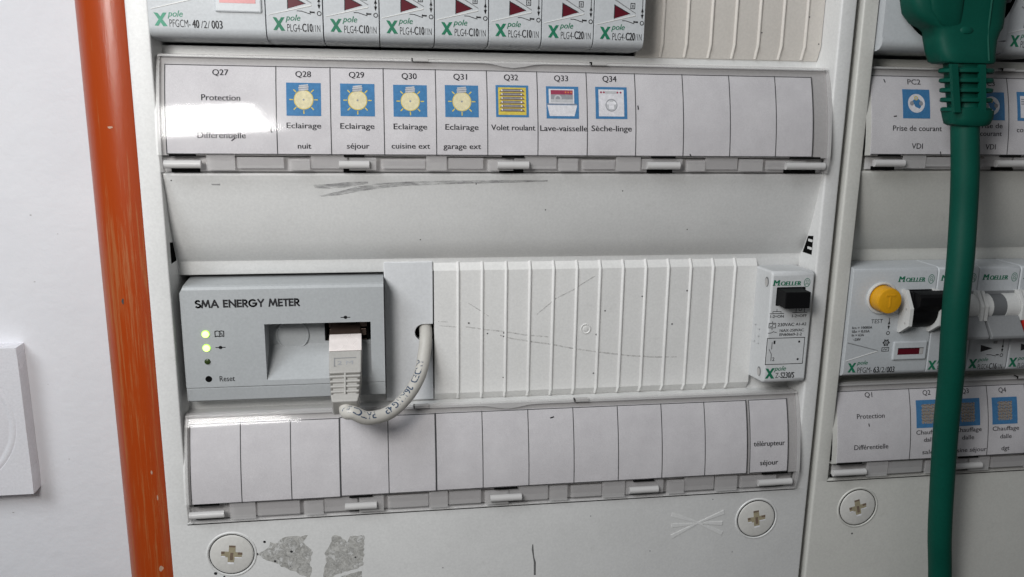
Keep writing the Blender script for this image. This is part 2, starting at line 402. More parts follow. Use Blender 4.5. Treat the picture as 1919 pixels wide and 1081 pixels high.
def thing(name, label, cat, base, group=None):
    o = bpy.data.objects.new(name, None); scn.collection.objects.link(o)
    o.empty_display_size = 0.01
    o.location = Vector(base) * S; o['base'] = list(map(float, base)); o['label'] = label; o['category'] = cat
    if group: o['group'] = group
    return o
def tag(o, label, cat, group=None):
    o['label'] = label; o['category'] = cat
    if group: o['group'] = group
    return o
def const(y): return lambda x, z: y
def arc(cx, cy, r, a0, a1, n):
    return [(cx + r * math.cos(math.radians(a0 + (a1 - a0) * i / n)), cy + r * math.sin(math.radians(a0 + (a1 - a0) * i / n))) for i in range(n + 1)]

# ------------------------------------------------------------------ setting: the wall
wb = MB(); wb.box(-900, 900, 110, 120, -700, 700, M['wall'])
for x, z, r in ((-180.3, 3.5, 0.7), (-181.8, -28.2, 0.5), (-169.4, -5.4, 0.4), (-204.2, -145.8, 0.5), (-175.4, -118.6, 0.4), (-181.2, -79.2, 0.35)):
    wb.flat([(x + r * random.uniform(0.5, 1.3) * math.cos(t * 0.9), z + 0.45 * r * random.uniform(0.6, 1.2) * math.sin(t * 0.9)) for t in range(7)], const(109.93), M['tray'])
w = wb.build('wall'); w['kind'] = 'structure'

# ------------------------------------------------------------------ the two distribution boards
def paper_y(zr):                                # depth of the label paper, zr = height over the cut-out's lower edge
    t = (zr + 6.4) / -28.7
    return -9 - 6.0 * t - 1.2 * 4 * t * (1 - t)
SLOPE = [(-10.6, 33.3), (-10.9, 32.9), (-10.9, 32.3), (-10.3, 30.5), (-8.9, 25.0), (-6.9, 16.9), (-4.3, 9.0), (-1.6, 3.4), (0.0, 1.9), (0.55, 1.2)]
RF = -12.5                                      # front plane of the rims
def board(label, X0, XI0, XI1, X1, zb1, zb2, dslope, zplate, mat, round_left):
    root = thing('distribution_board', label, 'distribution board', ((X0 + X1) / 2, 110, -175), 'electrical distribution boards')
    c = MB()
    zs = 33.3 + dslope; zc = SLOPE[-1][1] + dslope; zct = -3.7 + dslope
    # band between the two cut-outs, seen from the side: shelf, label tray, hinge channel, hollow slope, lip of the next cut-out
    def tray(zb, zend):
        pr = [(1.2, zb), (1.2, zb - 4.7), (0.7, zb - 4.9), (-6.7, zb - 3.9), (-7.2, zb - 4.2), (-6.4, zb - 4.9)]
        for k in range(9):
            zr = -5.4 - 30.0 * k / 8
            pr.append((paper_y(zr) + 0.75, zb + zr))
        pr += [(-9.6, zb - 35.9), (-9.6, zend + 0.25), (-9.4, zend)]
        return pr
    slope = [(y, z + dslope) for y, z in SLOPE]
    prof = tray(zb1, zs) + slope + [(0.55, zct + 0.5), (0.9, zct), (3.4, zct), (7, zct + 3), (7, zb1 - 6), (3.4, zb1 - 6), (3.4, zb1)]
    c.prism_x(prof, XI0 - 0.5, XI1 + 0.5, mat, caps=False)
    prof = tray(zb2, zplate) + [(-11.9, zplate), (RF, zplate - 0.5), (RF, zplate - 1.2), (7, zplate - 1.2), (7, zb2 - 6), (3.4, zb2 - 6), (3.4, zb2)]
    c.prism_x(prof, XI0 - 0.5, XI1 + 0.5, mat, caps=False)
    # top of the upper cut-out (above the picture)
    c.prism_x([(1.2, zb1 + 46), (1.2, zb1 + 60), (7, zb1 + 60), (7, zb1 + 46)], XI0 - 0.5, XI1 + 0.5, mat, caps=False)
    # rims and the plain plate below
    def rim(xo, xi, left, z0, z1):
        r = 0.9 if (left and round_left) else 0.7
        if left:
            o = [(xo, 110)] + arc(xo + r, RF + r, r, 180, 270, 5) + arc(xi - 0.5, RF + 0.5, 0.5, -90, 0, 3) + [(xi, 110)]
        else:
            o = [(xi, 110)] + arc(xi + 0.9, RF + 0.9, 0.9, 180, 270, 4) + arc(xo - 0.6, RF + 0.6, 0.6, -90, 0, 3) + [(xo, 110)]
        c.prism_z(o, z0, z1, mat)
    zj = zplate - 0.8
    rim(X0, XI0, True, zj, 170); rim(X1, XI1, False, zj, 170)
    r = 0.9 if round_left else 0.7
    o = [(X0, 110)] + arc(X0 + r, RF + r, r, 180, 270, 5) + arc(X1 - 0.6, RF + 0.6, 0.6, -90, 0, 3) + [(X1, 110)]
    c.prism_z(o, -175, zj, mat)
    # latch slots: their dark inside painted as flat patches on the recess walls
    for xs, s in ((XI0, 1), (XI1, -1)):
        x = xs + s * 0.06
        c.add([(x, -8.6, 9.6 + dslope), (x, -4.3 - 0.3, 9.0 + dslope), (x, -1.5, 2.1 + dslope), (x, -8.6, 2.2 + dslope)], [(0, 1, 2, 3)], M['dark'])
        if s < 0:
            for zz in (7.6, 4.6):
                c.box(x - 0.35, x - 0.02, -8.4, -5.6 - (zz - 4.6) * -0.0, zz - 0.45 + dslope, zz + 0.45 + dslope, mat)
    return root, c
def finish_board(root, c, XI0, XI1, zb1, zb2, zs, zplate, clips1, clips2, latches, mat):
    cov = c.build('cover', root, smooth=38)
    b = MB(); b.box(XI0 + 0.5, XI1 - 0.5, 44, 46, -90, 160, M['plastic_in']); b.build('back_plate', root)
    for zb, zend, clips, lat in ((zb1, zs, clips1, latches[0]), (zb2, zplate, clips2, latches[1])):
        # clear hinged window in front of the paper
        k = MB(); n = 22
        xa, xb = XI0 + (1.0 if XI0 < 0 else 1.2), XI1 - 0.9
        zt, zl = zb - 3.7, zend + 0.55
        H = zt - zl
        rows = []
        for i in range(n + 1):
            z = zt - H * i / n; zr = z - zb
            y = paper_y(max(zr, -35.2)) - 0.9
            if zr < -35.2: y += (-35.2 - zr) * 0.22
            if zr > -8.2: y += min(0.62, (zr + 8.2) ** 2 * 0.045)
            rows.append((y, z))
        prof = rows + [(y + 0.7, z) for y, z in reversed(rows)]
        # right and left ends are rounded off, with a finger notch in the upper edge
        k.prism_x(prof, xa, xb, M['clear'])
        wn = k.build('label_window', root, smooth=50)
        t = MB()
        lr = [(paper_y(max(-5.2 - 30.2 * i / 10, -35.2)) + 0.55, zb - 5.2 - 30.2 * i / 10) for i in range(11)]
        lr[0] = (-7.6, zb - 4.2)
        t.prism_x(lr + [(y + 0.15, z) for y, z in reversed(lr)], xa + 0.3, xb - 0.3, M['tray'])
        t.build('label_tray', root)
        # folded edge around the window
        e = MB()
        e.box(xa + 0.6, xb - 0.6, -11.4, -10.9, zl + 0.1, zb - 35.9, M['rail'])
        for xe in ((xa, xb) if XI0 < 0 else (xb,)):
            pr = [(y - 0.15, z) for y, z in rows] + [(y + 2.6, z) for y, z in reversed(rows)]
            e.prism_x(pr, xe - 0.45, xe + 0.45, M['frost'])
        xm = XI0 + 117
        pts = [(xa, 0), (xm - 11, 0), (xm - 7.5, -0.25), (xm - 4, -1.0), (xm, -1.5), (xm + 4, -1.0), (xm + 7.5, -0.25), (xm + 11, 0), (xb, 0)]
        vs = []; fs = []
        for x, dz in pts:
            for (yy, zz) in ((-9.4, zt + 0.35), (-7.6, zt + 0.55), (-9.6, zt - 0.35 + dz), (-7.6, zt - 0.35 + dz)):
                vs.append((x, yy, zz))
        for i in range(len(pts) - 1):
            a = i * 4; d = a + 4
            fs += [(a, d, d + 2, a + 2), (a + 1, a + 3, d + 3, d + 1), (a, a + 1, d + 1, d), (a + 2, d + 2, d + 3, a + 3)]
        e.add(vs, fs, M['frost'])
        zk = zb - 35.9
        # the moulded hinge strip: alternating frosted pads
        x = xa + 14; q = 0
        while x < xb - 12:
            wd = (9, 15, 7, 12)[q % 4]; y = paper_y(-35.1) + (0.2, 0.55, 0.3, 0.7)[q % 4]
            e.box(x, x + wd, y, y + 0.8, zl + 0.8 + (q % 2) * 0.6, zk + 0.5 - (q % 3) * 0.5, M['frost'])
            x += wd + (0.6, 1.5, 0.3)[q % 3]; q += 1
        e.build('window_edge', wn)
        for cx, cw in clips:
            h = MB(); zc = (zl + zk) / 2 + 0.2
            yy = paper_y(-35.1) - 0.3
            h.cyl((cx - cw / 2, yy, zc), (cx + cw / 2, yy, zc), 1.35, 1.35, M['clip'], 16)
            h.box(cx - cw / 2 + 1.2, cx + cw / 2 - 1.2, -11.6, -11.42, zl - 0.2, zl + 1.2, M['dark'])  # black bar painted as the shade of the slot under the clip
            h.box(cx - cw / 2 + 1.6, cx + cw / 2 - 1.6, paper_y(-35.1) - 0.2, paper_y(-35.1) + 0.5, zk + 0.2, zk + 0.9, M['dark'])
            h.build('hinge_clip', wn, smooth=40)
        for lx in lat:
            h = MB()
            h.box(lx - 2.7, lx + 2.7, -9.75, -7.5, zt - 0.15, zt + 0.75, M['tray'])
            h.box(lx - 2.85, lx - 2.5, -9.85, -7.5, zt - 0.25, zt + 0.8, M['dark'])
            h.build('window_latch', wn)
    return cov
def cross_screw(root, cx, cz, ang, front):
    s = MB()
    s.lathe_y(cx, cz, [(0, front - 0.35), (6.9, front - 0.35), (7.5, front - 0.2), (7.75, front + 0.15), (7.75, front + 1.5)], M['screw'])
    ca, sa = math.cos(math.radians(ang)), math.sin(math.radians(ang))
    # the cross recess: a flat dirty cross, lit lower lips and dark upper ends painted
    def rot(x, z): return (cx + x * ca - z * sa, cz + x * sa + z * ca)
    a, l = 1.15, 3.75
    cr = [(-a, l), (a, l * 0.95), (a * 1.1, a), (l, a * 0.9), (l * 0.96, -a), (a, -a * 1.1), (a * 0.9, -l), (-a, -l * 0.97), (-a * 1.1, -a), (-l, -a * 0.9), (-l * 0.97, a), (-a, a)]
    y = front - 0.40
    s.flat([rot(*p) for p in cr], const(y), M['screwslot'])
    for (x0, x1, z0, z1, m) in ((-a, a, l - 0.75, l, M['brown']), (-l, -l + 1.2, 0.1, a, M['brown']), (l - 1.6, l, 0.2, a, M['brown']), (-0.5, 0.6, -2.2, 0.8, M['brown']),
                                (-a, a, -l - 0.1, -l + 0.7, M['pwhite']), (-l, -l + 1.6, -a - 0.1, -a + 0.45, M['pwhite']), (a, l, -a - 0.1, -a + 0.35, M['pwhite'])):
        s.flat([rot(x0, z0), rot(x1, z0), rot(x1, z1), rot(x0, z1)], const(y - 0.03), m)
    s.build('screw', root, smooth=30)
def ragged(pts, step=1.1, amp=0.35):
    out = []; n = len(pts)
    for i in range(n):
        a, b = Vector(pts[i]), Vector(pts[(i + 1) % n]); m = max(1, int((b - a).length / step))
        for j in range(m):
            p = a.lerp(b, j / m); out.append((p.x + random.uniform(-amp, amp), p.y + random.uniform(-amp, amp)))
    return out
def screw_pit(c, cx, cz, mat):
    # gap's shade painted as a dark ring, plus raised lip round a screw head
    c.ring(cx, cz, 7.95, 0.34, const(RF - 0.05), M['gap'], 48)
    n = 48
    for i in range(n):
        t0, t1 = 2 * math.pi * i / n, 2 * math.pi * (i + 1) / n
        pr = [(8.3, RF - 0.02), (8.45, RF - 0.28), (8.8, RF - 0.28), (9.1, RF + 0.02)]
        vs = [(cx + r * math.cos(t), y, cz + r * math.sin(t)) for t in (t0, t1) for r, y in pr]
        c.add(vs, [(0, 1, 5, 4), (1, 2, 6, 5), (2, 3, 7, 6)], mat)

def slope_y(dslope):
    pts = sorted([(z + dslope, y) for y, z in SLOPE])
    def f(x, z):
        for (z0, y0), (z1, y1) in zip(pts[:-1], pts[1:]):
            if z0 <= z <= z1: return y0 + (y1 - y0) * (z - z0) / max(1e-6, z1 - z0) - 0.05
        return -10.9
    return f

# ---- left board
ZB1, ZB2 = 74.8, -49.5
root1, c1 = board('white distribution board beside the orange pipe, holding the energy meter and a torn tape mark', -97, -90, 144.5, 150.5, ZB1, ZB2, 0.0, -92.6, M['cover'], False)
sf = slope_y(0.0)
def patch(c, pts_up, pts_lo, yf, mat):
    for i in range(len(pts_up) - 1):
        c.flat([pts_up[i], pts_up[i + 1], pts_lo[i + 1], pts_lo[i]], yf, mat)
patch(c1, [(-39.6, 25.5), (-33, 27.0), (-27, 28.6), (-20, 29.8), (-10, 30.4), (2, 30.7), (20, 31.0), (40, 31.0)],
          [(-39.0, 25.1), (-33, 25.6), (-27, 26.8), (-20, 27.9), (-10, 28.9), (2, 29.4), (20, 29.9), (40, 30.4)], sf, M['scuff'])
patch(c1, [(-41.5, 29.3), (-36, 29.6), (-30, 30.3), (-23, 30.4)], [(-41, 28.2), (-36, 27.9), (-30, 28.4), (-23, 29.6)], sf, M['scuff'])
c1.flat([(-75, 29.6), (-72, 29.7), (-72, 29.1), (-74.5, 29.2)], sf, M['scuff'])
for x, z in ((-87.5, 30.8), (40, 20), (68, 27), (14.5, 29.6), (-5, 9), (95, 12)): c1.dot(x, z, 0.25, sf, M['line'], 8)
screw_pit(c1, -75.8, -106.4, M['cover']); screw_pit(c1, 129.2, -105.7, M['cover'])
mk_i = 0
# embossed maker's mark: two crossed fans of three bars
for a, b in (((93.2, -101.6), (104.6, -105.8)), ((93.4, -106.4), (104.0, -106.2)), ((93.6, -111.3), (104.6, -105.9)),
             ((104.4, -105.9), (115.2, -101.8)), ((104.6, -106.0), (114.8, -106.8)), ((104.6, -106.1), (115.0, -111.2))):
    wA, wB = (1.7, 0.5) if a[0] < 95 else (0.5, 1.7)
    A, Bv = Vector(a), Vector(b); d = (Bv - A).normalized(); n = Vector((-d.y, d.x))
    o = [A + n * wA / 2, A - n * wA / 2, Bv - n * wB / 2, Bv + n * wB / 2]
    mk_h = 0.14 + 0.02 * mk_i; mk_i += 1; c1.prism_y([(p.x, p.y) for p in o], RF - mk_h, RF + 0.2, M['cover'])
# black drip below the mark and small specks
patch(c1, [(36.9, -110.6), (36.8, -113), (37.3, -116), (37.7, -118.5), (37.8, -124)], [(37.3, -110.6), (37.5, -113), (37.8, -116), (38.5, -118.5), (38.6, -124)], const(RF - 0.05), M['drip'])
for x, z in ((-55, -113), (2, -118), (60, -100), (85, -117), (120, -120), (110, -96)): c1.dot(x, z, 0.22, const(RF - 0.05), M['line'], 8)
LAT1 = ((-4.7, 57.4), (-5.5, 55.5))
cov1 = finish_board(root1, c1, -90, 144.5, ZB1, ZB2, 33.3, -92.6,
    [(-82.3, 11.5), (-27.3, 10), (26.7, 11), (80.8, 12), (134.7, 15)], [(-82.8, 12), (-28.3, 11.5), (25.8, 12), (80, 11.5), (134.2, 14)], LAT1, M['cover'])
cross_screw(root1, -75.8, -106.4, -8, RF); cross_screw(root1, 129.2, -105.7, 8, RF)
t = MB()
yf = const(RF - 0.07)
t.flat(ragged([(-66.6, -107.2), (-63, -105.2), (-61.7, -102.4), (-60.5, -103.4), (-56.5, -100.6), (-48.5, -100.8), (-49.8, -103.3), (-47.7, -105.5), (-46.3, -107.4), (-47.9, -111.9), (-47.3, -115.7), (-48.1, -118.5), (-53.9, -115.2), (-61.5, -110.9)]), yf, M['residue'])
t.flat(ragged([(-39.4, -101.4), (-36, -101.8), (-34.2, -104.6), (-32.6, -102.2), (-27.5, -102.2), (-28.3, -114.9), (-36.2, -117.3), (-43.6, -119.5), (-42.0, -112.4), (-42.5, -108.6), (-40.5, -105.8)]), yf, M['residue'])
t.flat(ragged([(-44, -121), (-29, -116.6), (-28.4, -121)]), yf, M['residue'])
for x, z, r in ((-66.9, -107, 0.55), (-54.4, -106.9, 0.5), (-63.9, -102.2, 0.5), (-60.5, -110.4, 0.45), (-31, -111, 0.35), (-82.0, -113.8, 0.6), (-79, -115.4, 0.4)): t.dot(x, z, r, const(RF - 0.1), M['ink'], 9)
t.build('tape_residue', root1)

# ---- right board
ZC1, ZC2 = 75.9, -47.2
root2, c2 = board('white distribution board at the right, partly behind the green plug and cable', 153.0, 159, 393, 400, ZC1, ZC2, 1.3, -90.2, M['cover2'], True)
screw_pit(c2, 173.4, -103.6, M['cover2'])
c2.dot(172.3, -115.4, 0.4, const(RF - 0.05), M['line'], 8)
cov2 = finish_board(root2, c2, 159, 393, ZC1, ZC2, 34.6, -90.2,
    [(168, 12), (218, 12), (272, 12)], [(166, 14), (219, 12), (273, 12)], ((216.5,), (243.5,)), M['cover2'])
cross_screw(root2, 173.4, -103.6, 14, RF)

# ------------------------------------------------------------------ paper label strips
def py(zb, off=0.06):
    return lambda x, z: paper_y(z - zb) - off
def strip(label, zb, xs, group, dz=0.0, skip=()):
    """one paper strip with cells ruled at xs"""
    root = thing('label_strip', label, 'label strip', ((xs[0] + xs[-1]) / 2, -12, zb - 35), group)
    p = MB(); n = 16; x0, x1 = xs[0], xs[-1]
    rows = [(paper_y(-6.4 - 28.7 * i / n), zb - 6.4 - 28.7 * i / n + dz) for i in range(n + 1)]
    p.prism_x(rows + [(y + 0.18, z) for y, z in reversed(rows)], x0, x1, M['paper'])
    f = py(zb + dz)
    def vline(x, w=0.32):
        for i in range(n):
            za, zc = rows[i][1], rows[i + 1][1]
            p.flat([(x - w / 2, za), (x + w / 2, za), (x + w / 2, zc), (x - w / 2, zc)], f, M['line'])
    for i, x in enumerate(xs):
        if i in skip: continue
        vline(min(max(x, x0 + 0.16), x1 - 0.16))
    for z in (rows[0][1] - 0.2, rows[-1][1] + 0.2):
        p.flat([(x0, z - 0.14), (x1, z - 0.14), (x1, z + 0.14), (x0, z + 0.14)], f, M['line'])
    p.build('paper', root)
    return root
def words(root, zb, rows, bold=0.017, mat=None):
    for s, x0, x1, b, cap in rows:
        t = MB(); t.text(s, x0, x1, b, cap, py(zb, 0.08), mat or M['inkgrey'], bold); t.build('printed_text', root)
def sheet(m, x0, x1, z0, z1, f, mat, sh=0.0):
    n = 5
    for i in range(n):
        a, b = z0 + (z1 - z0) * i / n, z0 + (z1 - z0) * (i + 1) / n
        da, db = sh * (1 - i / n), sh * (1 - (i + 1) / n)
        m.flat([(x0 + da, a), (x1 + da, a), (x1 + db, b), (x0 + db, b)], f, mat)
def picto(root, zb, box, kind):
    x0, x1, z0, z1 = box; w = x1 - x0; h = z1 - z0; m = MB()
    f = [py(zb, 0.08 + 0.03 * k) for k in range(5)]
    sheet(m, x0, x1, z0, z1, f[0], M['blue'])
    X = lambda u: x0 + u * w
    Z = lambda v: z0 + v * h
    if kind == 'bulb':
        cx, cz = X(0.5), Z(0.49)
        m.dot(cx, cz, w * 0.285, f[1], M['yellow'], 28); m.dot(cx, cz, w * 0.262, f[2], M['cream'], 28)
        m.dot(cx, cz, w * 0.03, f[3], M['pgrey'], 8)
        for a in (-90, -135, -45, 180, 0, 135, 45):
            t = math.radians(a); c, s = math.cos(t), math.sin(t)
            m.stroke([(cx + c * w * 0.315, cz + s * w * 0.315), (cx + c * w * 0.40, cz + s * w * 0.40)], 0.35, f[1], M['yellow'])
        for k, (dw, v) in enumerate(((0.13, 0.80), (0.135, 0.865), (0.12, 0.925))):
            m.stroke([(X(0.5 - dw), Z(v - 0.015)), (X(0.5 + dw), Z(v + 0.015))], 0.42, f[3], M['plight'])
            m.stroke([(X(0.5 - dw), Z(v - 0.045)), (X(0.5 + dw), Z(v - 0.015))], 0.22, f[2], M['pgrey'])
    elif kind == 'shutter':
        sheet(m, X(0.075), X(0.925), Z(0.07), Z(0.93), f[1], M['yellow'])
        for k in range(6):
            v = 0.84 - 0.122 * k
            m.flat([(X(0.11), Z(v - 0.055)), (X(0.89), Z(v - 0.055)), (X(0.80), Z(v + 0.045)), (X(0.20), Z(v + 0.045))], f[2], M['brown'])
            m.stroke([(X(0.24), Z(v)), (X(0.76), Z(v))], 0.42, f[3], M['pgrey'])
            for u in (0.19, 0.78): m.dot(X(u), Z(v), 0.28, f[4], M['pwhite'], 8)
    elif kind == 'dishwasher':
        sheet(m, X(0.08), X(0.86), Z(0.47), Z(0.92), f[1], M['pwhite'])
        sheet(m, X(0.14), X(0.82), Z(0.75), Z(0.885), f[2], M['magenta'])
        sheet(m, X(0.14), X(0.82), Z(0.60), Z(0.75), f[2], M['pgrey'])
        sheet(m, X(0.14), X(0.82), Z(0.50), Z(0.60), f[2], M['plight'])
        m.ring(X(0.36), Z(0.62), w * 0.095, 0.5, f[3], M['plight'], 18)
        for u in (0.60, 0.68, 0.77): m.dot(X(u), Z(0.82), 0.3, f[3], M['porange'], 8)
        m.flat([(X(0.03), Z(0.42)), (X(0.95), Z(0.42)), (X(0.86), Z(0.08)), (X(0.10), Z(0.08))], f[2], M['pwhite'])
        m.stroke([(X(0.03), Z(0.45)), (X(0.92), Z(0.45))], 0.3, f[3], M['pgrey'])
    elif kind == 'dryer':
        sheet(m, X(0.10), X(0.90), Z(0.08), Z(0.92), f[1], M['pwhite'])
        sheet(m, X(0.30), X(0.68), Z(0.79), Z(0.87), f[2], M['plight'])
        for u in (0.18, 0.27, 0.70, 0.80): m.dot(X(u), Z(0.83), 0.36, f[3], M['magenta'], 10)
        m.dot(X(0.50), Z(0.43), w * 0.19, f[2], M['pgrey'], 24)
        m.dot(X(0.50), Z(0.43), w * 0.165, f[3], M['plight'], 24)
        m.flat([(X(a), Z(b)) for a, b in ((0.42, 0.56), (0.46, 0.54), (0.54, 0.54), (0.58, 0.56), (0.66, 0.50), (0.62, 0.44), (0.585, 0.46), (0.585, 0.31), (0.415, 0.31), (0.415, 0.46), (0.38, 0.44), (0.34, 0.50))], f[4], M['pwhite'])
    elif kind == 'socket':
        m.dot(X(0.5), Z(0.52), w * 0.31, f[1], M['pwhite'], 28)
        m.dot(X(0.49), Z(0.70), w * 0.075, f[2], M['yellow'], 12); m.dot(X(0.49), Z(0.70), w * 0.05, f[3], M['plight'], 12)
        for u in (0.33, 0.67): m.dot(X(u), Z(0.52), w * 0.075, f[2], M['pgrey'], 12)
    elif kind == 'heating':
        random.seed(int(x0 * 10))
        for k in range(6):
            u = 0.27 + 0.092 * k
            pts = [(X(u + 0.02 * math.sin(j * 1.9 + k) + 0.02 * (j / 8)), Z(0.17 + 0.66 * j / 8)) for j in range(9)]
            m.stroke(pts, 0.7, f[1], M['heat'])
        for k in range(6):
            v = 0.22 + 0.112 * k
            pts = [(X(0.22 + 0.56 * j / 8), Z(v + 0.025 * math.sin(j * 2.1 + k * 1.3))) for j in range(9)]
            m.stroke(pts, 0.42, f[2], M['heat2'])
            m.stroke([(a, b + 0.4) for a, b in pts], 0.2, f[3], M['brown'])
    elif kind == 'machine':
        sheet(m, X(0.12), X(0.95), Z(0.10), Z(0.86), f[1], M['pwhite'])
        for v in (0.74, 0.66, 0.58): m.stroke([(X(0.16), Z(v)), (X(0.9), Z(v))], 0.45, f[2], M['pgrey'])
    m.build('pictogram', root)

XS = [-87.2 + 17.52 * k for k in (0, 2, 3, 4, 5, 6, 7, 8, 9, 10, 11, 12)] + [137.4]
G_LS = 'paper label strips behind the clear windows'
ls = strip('long paper label strip Q27 to Q34 with coloured pictograms, in the left board', ZB1, XS, G_LS)
words(ls, ZB1, [('Q27', -72.3, -67.2, 65.1, 1.83), ('Protection', -75.8, -63.5, 57.0, 1.92), ('Différentielle', -77.3, -62.1, 45.0, 1.94),
  ('Q28', -45.9, -40.8, 65.0, 1.85), ('Q29', -28.5, -23.4, 65.1, 1.87), ('Eclairage', -49.0, -37.8, 48.4, 1.79), ('Eclairage', -31.6, -20.3, 48.4, 1.81),
  ('nuit', -45.6, -41.2, 41.8, 1.75), ('séjour', -29.6, -22.1, 41.9, 1.8),
  ('Q30', -11.0, -5.9, 65.0, 1.89), ('Q31', 6.5, 11.2, 65.1, 1.91), ('Q32', 23.9, 28.9, 65.2, 1.92), ('Q33', 41.5, 46.5, 65.2, 1.94), ('Q34', 58.8, 63.9, 65.3, 1.96),
  ('Eclairage', -14.0, -2.7, 48.4, 1.83), ('Eclairage', 3.4, 14.8, 48.4, 1.85), ('Volet roulant', 19.1, 34.5, 48.4, 1.86), ('Lave-vaisselle', 36.2, 53.0, 48.3, 1.88),
  ('Sèche-linge', 54.4, 69.0, 48.4, 1.90), ('cuisine ext', -14.8, -1.8, 42.0, 1.78), ('garage ext', 2.7, 15.6, 42.0, 1.79)])
for b, k in (((-48.9, -37.7, 52.4, 63.1), 'bulb'), ((-31.4, -20.1, 52.5, 63.1), 'bulb'), ((-13.9, -2.6, 52.5, 63.0), 'bulb'), ((3.5, 14.9, 52.6, 63.2), 'bulb'),
             ((20.9, 32.3, 52.8, 63.5), 'shutter'), ((38.5, 50.0, 52.5, 63.4), 'dishwasher'), ((56.0, 67.4, 52.6, 63.5), 'dryer')):
    picto(ls, ZB1, b, k)
def fleck(root, zb, pts, w=0.4):
    k = MB(); k.stroke(pts, w, py(zb, 0.09), M['ink']); k.build('ink_fleck', root)
for p in ([(-54.2, 48.2), (-53.8, 47.0)], [(-66.6, 44.2), (-65.6, 45.0)], [(71.3, 57.2), (71.4, 56.0)], [(90.6, 40.6), (91.0, 40.0)]): fleck(ls, ZB1, p)
X2 = [-88.0 + 17.52 * k for k in range(13)]
strip('blank three-cell paper strip at the left end, under the energy meter', ZB2, X2[0:4], G_LS, -0.15)
strip('blank two-cell paper strip under the loop of the grey cable', ZB2, X2[3:6], G_LS, 0.12)
s3 = strip('blank seven-cell paper strip under the ribbed blanking cover', ZB2, X2[5:13], G_LS, 0.2)
k = MB(); f = py(ZB2, 0.09); k.stroke([(43.4, -59.2), (44.6, -58.9)], 0.5, f, M['ink']); k.build('ink_fleck', s3)
s4 = strip('single-cell paper label reading télérupteur séjour, under the relay', ZB2, [X2[12] + 0.9, 139.4], G_LS, 0.25)
words(s4, ZB2, [('télérupteur', 124.8, 138.0, -73.5, 2.0), ('séjour', 127.6, 135.3, -81.2, 2.0)], 0.02, M['ink'])
ls2 = strip('paper label strip with blue wall socket pictograms, behind the green cable strain relief', ZC1, [160.3, 196.5, 216.4, 234, 252], G_LS, skip=(0, 1))
words(ls2, ZC1, [('PC2', 175.2, 180.5, 66.4, 1.83), ('Prise de courant', 168.8, 188.6, 49.6, 1.9), ('VDI', 176.7, 181.2, 43.1, 1.95),
  ('Prise de', 203.6, 213.8, 50.9, 1.8), ('courant', 204.5, 213.6, 48.0, 1.8), ('VDI', 207.1, 211.4, 43.0, 1.95), ('courant', 219.8, 229.2, 49.5, 1.8), ('PC3', 206.5, 211.2, 66.4, 1.83)], 0.008)
for b, k in (((172.8, 183.8, 54.1, 64.6), 'socket'), ((203.8, 214.7, 53.8, 64.1), 'socket'), ((220.0, 231.4, 53.7, 64.4), 'machine')): picto(ls2, ZC1, b, k)
for p in ([(165.8, 68.0), (166.2, 67.0)], [(188.6, 42.0), (188.9, 40.8)], [(169.2, 54.8), (170.2, 54.9)]): fleck(ls2, ZC1, p)
ls3 = strip('paper label strip Q1 to Q4 with blue heating pictograms, in the right board', ZC2, [160.3, 192.2, 209.6, 227.2, 244.7, 262], G_LS, skip=(0,))
words(ls3, ZC2, [('Q1', 172.6, 175.9, -56.3, 1.81), ('Protection', 168.7, 180.8, -64.5, 1.86), ('Différentielle', 167.6, 182.5, -76.9, 1.95), ('Q2', 198.2, 201.7, -56.4, 1.83),
  ('Chauffage', 194.7, 206.4, -71.9, 1.71), ('dalle', 198.2, 203.6, -75.0, 1.74), ('salon', 197.8, 204.7, -80.2, 1.79), ('Q3', 215.6, 219.0, -56.4, 1.84), ('Chauffage', 212.2, 224.2, -71.7, 1.72),
  ('dalle', 215.4, 220.9, -74.9, 1.75), ('cuisine séjour', 210.0, 226.9, -80.2, 1.80), ('Q4', 232.6, 236.1, -56.6, 1.86), ('Chauffage', 229.2, 241.4, -71.9, 1.73), ('dalle', 232.8, 238.1, -75.2, 1.76), ('dgt', 233.8, 237.5, -80.3, 1.82)], 0.008)
for b in ((194.8, 205.5, -69.3, -58.3), (212.4, 223.5, -69.3, -58.4), (229.1, 240.7, -69.3, -58.5)): picto(ls3, ZC2, b, 'heating')
k = MB(); f = py(ZC2, 0.09); k.stroke([(173.8, -66.6), (174.0, -67.6)], 0.4, f, M['ink']); k.build('ink_fleck', ls3)

# ------------------------------------------------------------------ lettering on the devices
def moeller(m, x0, x1, zb, cap, f, mat):
    """small-capital slab lettering with a tall first letter, then the oval emblem"""
    w = x1 - x0
    m.text('M', x0, x0 + w * 0.24, zb, cap, f, mat, 0.0, 0.12, 0.28)
    for u in (0.0, 0.17): m.stroke([(x0 + w * u - 0.1, zb + 0.12), (x0 + w * (u + 0.075), zb + 0.12)], 0.26, f, mat)
    m.text('OELLER', x0 + w * 0.27, x1, zb, cap * 0.74, f, mat, 0.004, 0.12, 0.22)
    for u in (0.42, 0.55, 0.68, 0.80, 0.93): m.stroke([(x0 + w * u - 0.15, zb + 0.1), (x0 + w * u + 0.55, zb + 0.1)], 0.22, f, mat)
def emblem(m, cx, cz, rx, rz, f, mat):
    m.ring(cx, cz, rx, 0.22, f, mat, 26, rz)
    m.ring(cx, cz + rz * 0.35, rx * 0.42, 0.16, f, mat, 12, rz * 0.26)
    m.text('M', cx - rx * 0.5, cx + rx * 0.5, cz - rz * 0.62, rz * 0.55, f, mat, 0.0)
